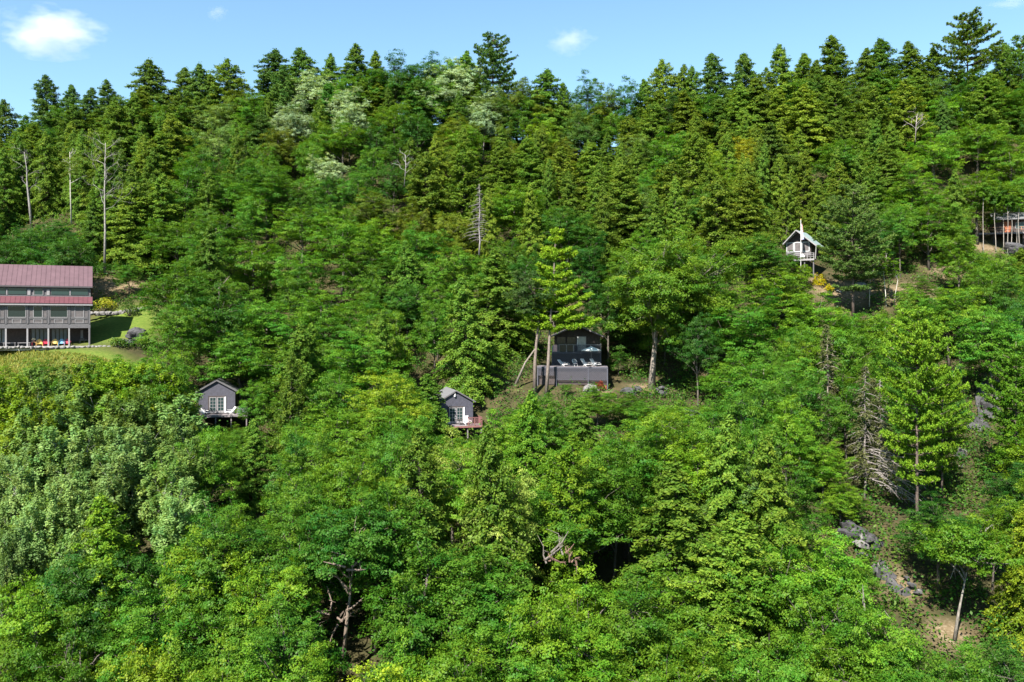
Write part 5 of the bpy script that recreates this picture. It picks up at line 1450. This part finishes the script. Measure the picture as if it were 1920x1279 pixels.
crag('dark shaded outcrop under the half-dead hemlocks', [(1585, 990), (1612, 1003), (1640, 1020)], 83, 24, .8, 3, .5)
crag('slanting dark ledge of broken slabs in the open gully', [(1650, 1062), (1672, 1085), (1695, 1112), (1720, 1132), (1742, 1146)], 76.5, 46, .8, 4, .75)
crag('small dark outcrop between the cliff and the half-dead hemlocks', [(1765, 955), (1790, 970), (1782, 985)], 93, 9, .8, 5, .6)
crag('scattered dark rubble below the slanting ledge by the pale-trunked tree', [(1700, 1085), (1740, 1125), (1765, 1160), (1800, 1185)], 74, 26, .42, 7, .4)
crag('rooty broken rocks at the foot of the huge shade tree', [(1190, 736), (1215, 730), (1250, 735)], 121, 14, .55, 6, .2)
# slabs stepping across the clearing
st = empty('stone_steps', px2w(1553, 530, 147))
rs = np.random.RandomState(9)
for k in range(8):
    V, T = ICO2
    x = -1.6 + k * .42; zz = g1(st.location.x + x, st.location.y - k * .25) - st.location.z
    link('stone', np_mesh('stone', V * np.array([.3, .28, .14]) * rs.uniform(.8, 1.3) + [x, -k * .25, max(zz, -2) + .1], tris=T), STONE, st)
tag(st, 'line of pale flat stones crossing the bare clearing', 'steps')

def bush(name, px, py, Y, wpx, hpx, col, label, seed, n=900, leaf=.2, cat='bush', mat_=None):
    rs = np.random.RandomState(seed)
    p = px2w(px, py + hpx / 2, Y); gz = g1(p.x, Y)
    if abs(gz - p.z) < 3: p.z = gz
    t = empty(name, p)
    wd, hg = wpx / F * Y / 2, hpx / F * Y
    nc = 16
    C = sphere_dirs(rs, nc, -.1) * np.array([wd * .75, wd * .6, hg * .7]) * rs.uniform(.5, 1, (nc, 1)) + [0, 0, hg * .25]
    d_ = sphere_dirs(rs, nc * (n // nc), -.3).reshape(nc, -1, 3)
    P = (C[:, None] + d_ * np.array([wd, wd, hg]) * .34).reshape(-1, 3)
    V, v4 = leaves(P, unit(d_.reshape(-1, 3) * .5 + [0, 0, .4] + rs.normal(size=P.shape) * .6), leaf, leaf * .7, rs)
    link('foliage', leaf_mesh('foliage', V, v4), LEAF, t, color=col)
    m_ = MB()
    for c in C: m_.tube([(0, 0, -.3), tuple(c * .5), tuple(c)], [.04, .03, .01], 4)
    m_.build('stem', BARK, t, color=(.12, .1, .08))
    tag(t, label, cat); return t
bush('flowering_bush', 1538, 528, 146, 30, 24, (.36, .33, .01), 'yellow flowering bush spilling over the bare clearing', 21, 1200)
bush('flowering_bush', 1556, 542, 145, 26, 14, (.32, .30, .01), 'low yellow flowers trailing downhill of the larger yellow bush', 22, 700)
bush('yellow_green_bush', 196, 562, 133, 52, 24, (.22, .25, .02), 'yellow-green bushes along the stone row above the lawn', 23, 1100)
bush('bush', 243, 566, 130, 40, 28, (.045, .10, .015), 'dark green bush at the end of the stone row', 24, 900)
bush('bush', 186, 520, 145, 40, 26, (.05, .13, .015), 'green bush behind the lodge roof end', 25, 900)
bush('bush', 228, 512, 146, 50, 28, (.045, .12, .015), 'larger green bush above the gravel bank', 26, 1000)
for k, px in enumerate((25, 70, 112)):
    bush('grass_clump', px, 492, 146, 44, 10, (.20, .20, .06), ['low pale grass clump on the bank behind the lodge roof, furthest from the roof end', 'middle low pale grass clump on the bank behind the lodge roof', 'low pale grass clump on the bank nearest the roof end'][k], 30 + k, 500, .3, 'grass clump')
bush('bush', 222, 636, 117.5, 44, 20, (.06, .13, .015), 'low green bush on the shaded bank under the lawn boulder', 46, 900)
bush('bush', 262, 622, 119, 40, 26, (.06, .13, .015), 'rounded green bush against the lawn boulder', 47, 900)
bush('dead_thicket', 476, 885, 94, 54, 54, (.24, .13, .07), 'thicket of brown dead leaves below the deck with pale loungers', 41, 700, .22, 'thicket')
bush('dead_thicket', 478, 945, 92, 40, 40, (.2, .13, .07), 'lower brown thicket on the bare bank', 42, 500, .2, 'thicket')
bush('brown_bush', 1122, 716, 121.5, 26, 16, (.16, .05, .02), 'rust-brown bush at the foot of the lattice skirt', 43, 500, .18)
bush('dead_thicket', 925, 925, 80, 40, 24, (.22, .13, .09), 'reddish brown leaves in the pale yellow-green crowns', 44, 500, .2, 'thicket')
bush('brown_bush', 1280, 1125, 70, 20, 14, (.14, .09, .05), 'small brown patch of dead leaves low on the slope', 45, 300, .2)
# broken limbs by the bare lit trunk and the root plate
def deadwood(name, px, py, Y, seed, label, n, L, col, up=.3, cat='deadwood'):
    rs = np.random.RandomState(seed)
    p = px2w(px, py, Y); t = empty(name, p)
    for k in range(n):
        a = rs.normal(size=3) * [.6, .4, .4]
        d_ = unit(rs.normal(size=3) * [1, .4, 1] + [0, 0, up])
        m_ = MB(); m_.tube(np.array([a, a + d_ * L * .5 + rs.normal(size=3) * .15, a + d_ * L * rs.uniform(.7, 1.2)]), [.09, .06, .02], 5)
        for q in range(3):
            b0 = a + d_ * L * rs.uniform(.3, .9); m_.tube(np.array([b0, b0 + rs.normal(size=3) * L * .22]), [.03, .008], 4)
        m_.build('limb', BARK, t, color=col)
    tag(t, label, cat)
deadwood('broken_branches', 622, 1165, 62.5, 51, 'tangle of broken pale branches beside the bare lit trunk', 8, 1.5, (.17, .13, .105), .5)
deadwood('broken_branches', 642, 1062, 61, 52, 'crooked broken limb higher above the bare lit trunk', 4, 1.5, (.19, .145, .12), -.2)
deadwood('root_plate', 1022, 1040, 68, 53, 'upright broken grey stump among the low crowns', 4, 1.9, (.15, .13, .115), 1.5)
deadwood('root_plate', 1070, 1050, 68, 54, 'reddish-brown upturned roots among the low crowns', 8, .9, (.16, .10, .075), .4)
deadwood('broken_branches', 1625, 1150, 62, 55, 'small bare grey branch poking from the crowns by the bottom bank', 3, 1.8, (.2, .18, .16), .2)
deadwood('broken_branches', 1820, 1045, 76, 56, 'pale crooked dead limb in the crown above the bottom soil bank', 4, 2.4, (.25, .23, .2), .6)
deadwood('broken_branches', 905, 930, 80, 57, 'grey forked dead limbs under the pale yellow-green crowns', 5, 1.8, (.32, .29, .26), .9)
deadwood('broken_branches', 412, 545, 126, 58, 'pale dry branch tips in the dark gap above the cabin with pale loungers', 6, 1.5, (.24, .2, .16), .3)
# ------------------------------------------------------------------ descriptions for the trees without one of their own
MARK = [('the red-roofed house', 90, 575), ('the lawn boulder', 255, 592), ('the pale-lounger cabin', 415, 745), ('the red-railed cabin', 865, 768),
        ('the lattice-deck cabin', 1085, 665), ('the flagpole cabin', 1500, 465), ('the yellow flowering bush', 1545, 530), ('the stilted cabin', 1880, 440), ('the grey dead conifer', 897, 400),
        ('the lone ridge pine', 925, 100), ('the tallest skyline pine', 1815, 90), ('the silvery trees', 590, 200), ('the tall bare tree', 195, 380), ('the yellowing tree', 1395, 285),
        ('the round-crowned green tree', 1580, 325), ('the huge shade tree', 1265, 520), ('the vivid yellow-green pine', 1720, 680), ('the half-dead hemlocks', 1640, 800), ('the dark rock ledge', 1690, 1110),
        ('the rock cliff', 1830, 820), ('the pale poplar stand', 180, 850), ('the bright conical conifer', 226, 1000), ('the pale blossomy crowns', 870, 850), ('the bare lit trunk', 645, 1160), ('the brown dead thicket', 475, 910),
        ('the forked grey dead tree', 55, 350), ('the bald soil patch', 1108, 800), ('the leaning pale trunk', 985, 680), ('the bottom soil bank', 1775, 1170), ('the large white cloud', 92, 130), ('the small thin cloud', 1068, 150), ('the broken root plate', 1040, 1045)]
ORD = ['first', 'second', 'third', 'fourth', 'fifth', 'sixth', 'seventh', 'eighth', 'ninth', 'tenth']
used_labels = {t['label'] for t in TREES if t['label']}
bins = {}
for t in TREES:
    for (qx, qy, kk, lb) in ((1582, 260, 'B', 'large round-crowned green tree standing uphill of the feathery pale pine'), (1396, 252, 'B', 'lone bright yellow broadleaf tree among the olive hemlocks'), (226, 930, 'H', 'bright green narrow conical conifer standing in front of the pale poplars')):
        if not t['label'] and lb not in {q['label'] for q in TREES} and t['kind'] == kk and abs(t['px'] - qx) < 8 and abs(t['py'] - qy) < 30 and t['tint'] in ('mid', 'yellow', 'bright'):
            t['label'] = lb; t['obj']['label'] = lb
for t in TREES:
    if t['label']: continue
    cx, cy_ = t['px'], t['py'] + .25 * t['H'] * F / t['y']
    marks = [q for q in MARK if not (t['kind'] == 'S' and 'silvery' in q[0]) and not (t['kind'] == 'L' and 'poplar' in q[0]) and not (t['tint'] == 'yp' and 'blossomy' in q[0]) and not (t['tint'] == 'yellow' and 'yellowing' in q[0])]
    mk = min(marks, key=lambda q: (q[1] - cx) ** 2 + 1.4 * (q[2] - cy_) ** 2)
    dx, dy = cx - mk[1], cy_ - mk[2]
    if abs(dy) > 1.3 * abs(dx): rel = 'uphill of' if dy < 0 else 'downhill of'
    elif abs(dx) > 1.3 * abs(dy): rel = 'left of' if dx < 0 else 'right of'
    else: rel = ('up-' if dy < 0 else 'down-') + ('left of' if dx < 0 else 'right of')
    if math.hypot(dx, dy) < 45: rel = 'right beside'
    kindw = KIND[t['kind']][1]
    if t['py'] < 205 and t['y'] > 170: kindw += ' on the skyline' if t['py'] < 165 else ' near the skyline'
    w_ = 2 * t['r'] * F / t['y']
    big = 'broad ' if (t['kind'] == 'B' and w_ > 165) else ('small ' if w_ < 62 else '')
    if len(f"{WORD[t['tint']]} {kindw} {rel} {mk[0]}".split()) > 11: kindw = kindw.replace(' near the skyline', '').replace(' on the skyline', '')
    t['key'] = f"{big}{WORD[t['tint']]} {kindw} {rel} {mk[0]}"
    bins.setdefault(t['key'], []).append(t)
for key, ts in bins.items():
    ts.sort(key=lambda t: t['px'])
    n_ = len(ts)
    for i, t in enumerate(ts):
        if n_ == 1: lab = key
        elif n_ == 2:
            a, b_ = ts
            if abs(a['py'] - b_['py']) > 30:
                lab = key + (', the higher of two' if t['py'] == min(a['py'], b_['py']) else ', the lower of two')
            else: lab = key + (', the left of two' if i == 0 else ', the right of two')
        else:
            lab = key + ', ' + (ORD[i] if i < len(ORD) else str(i + 1) + 'th') + ' from left'
        if len(lab.split()) > 16: lab = lab.replace('small ', '').replace('broad ', '', 1)
        t['obj']['label'] = lab; t['label'] = lab
for t in TREES:
    if 'group' not in t['obj']:
        t['obj']['group'] = {'B': 'broadleaf trees on the hillside', 'S': 'broadleaf trees on the hillside', 'H': 'hemlocks on the hillside', 'P': 'white pines on the hillside', 'L': 'pale poplars below the meadow', 'D': 'dead and dying trees'}[t['kind']]
from collections import Counter
print(Counter(t['kind'] for t in TREES))
print('trees', len(TREES), 'hand', n_hand, 'skipped', skipped)
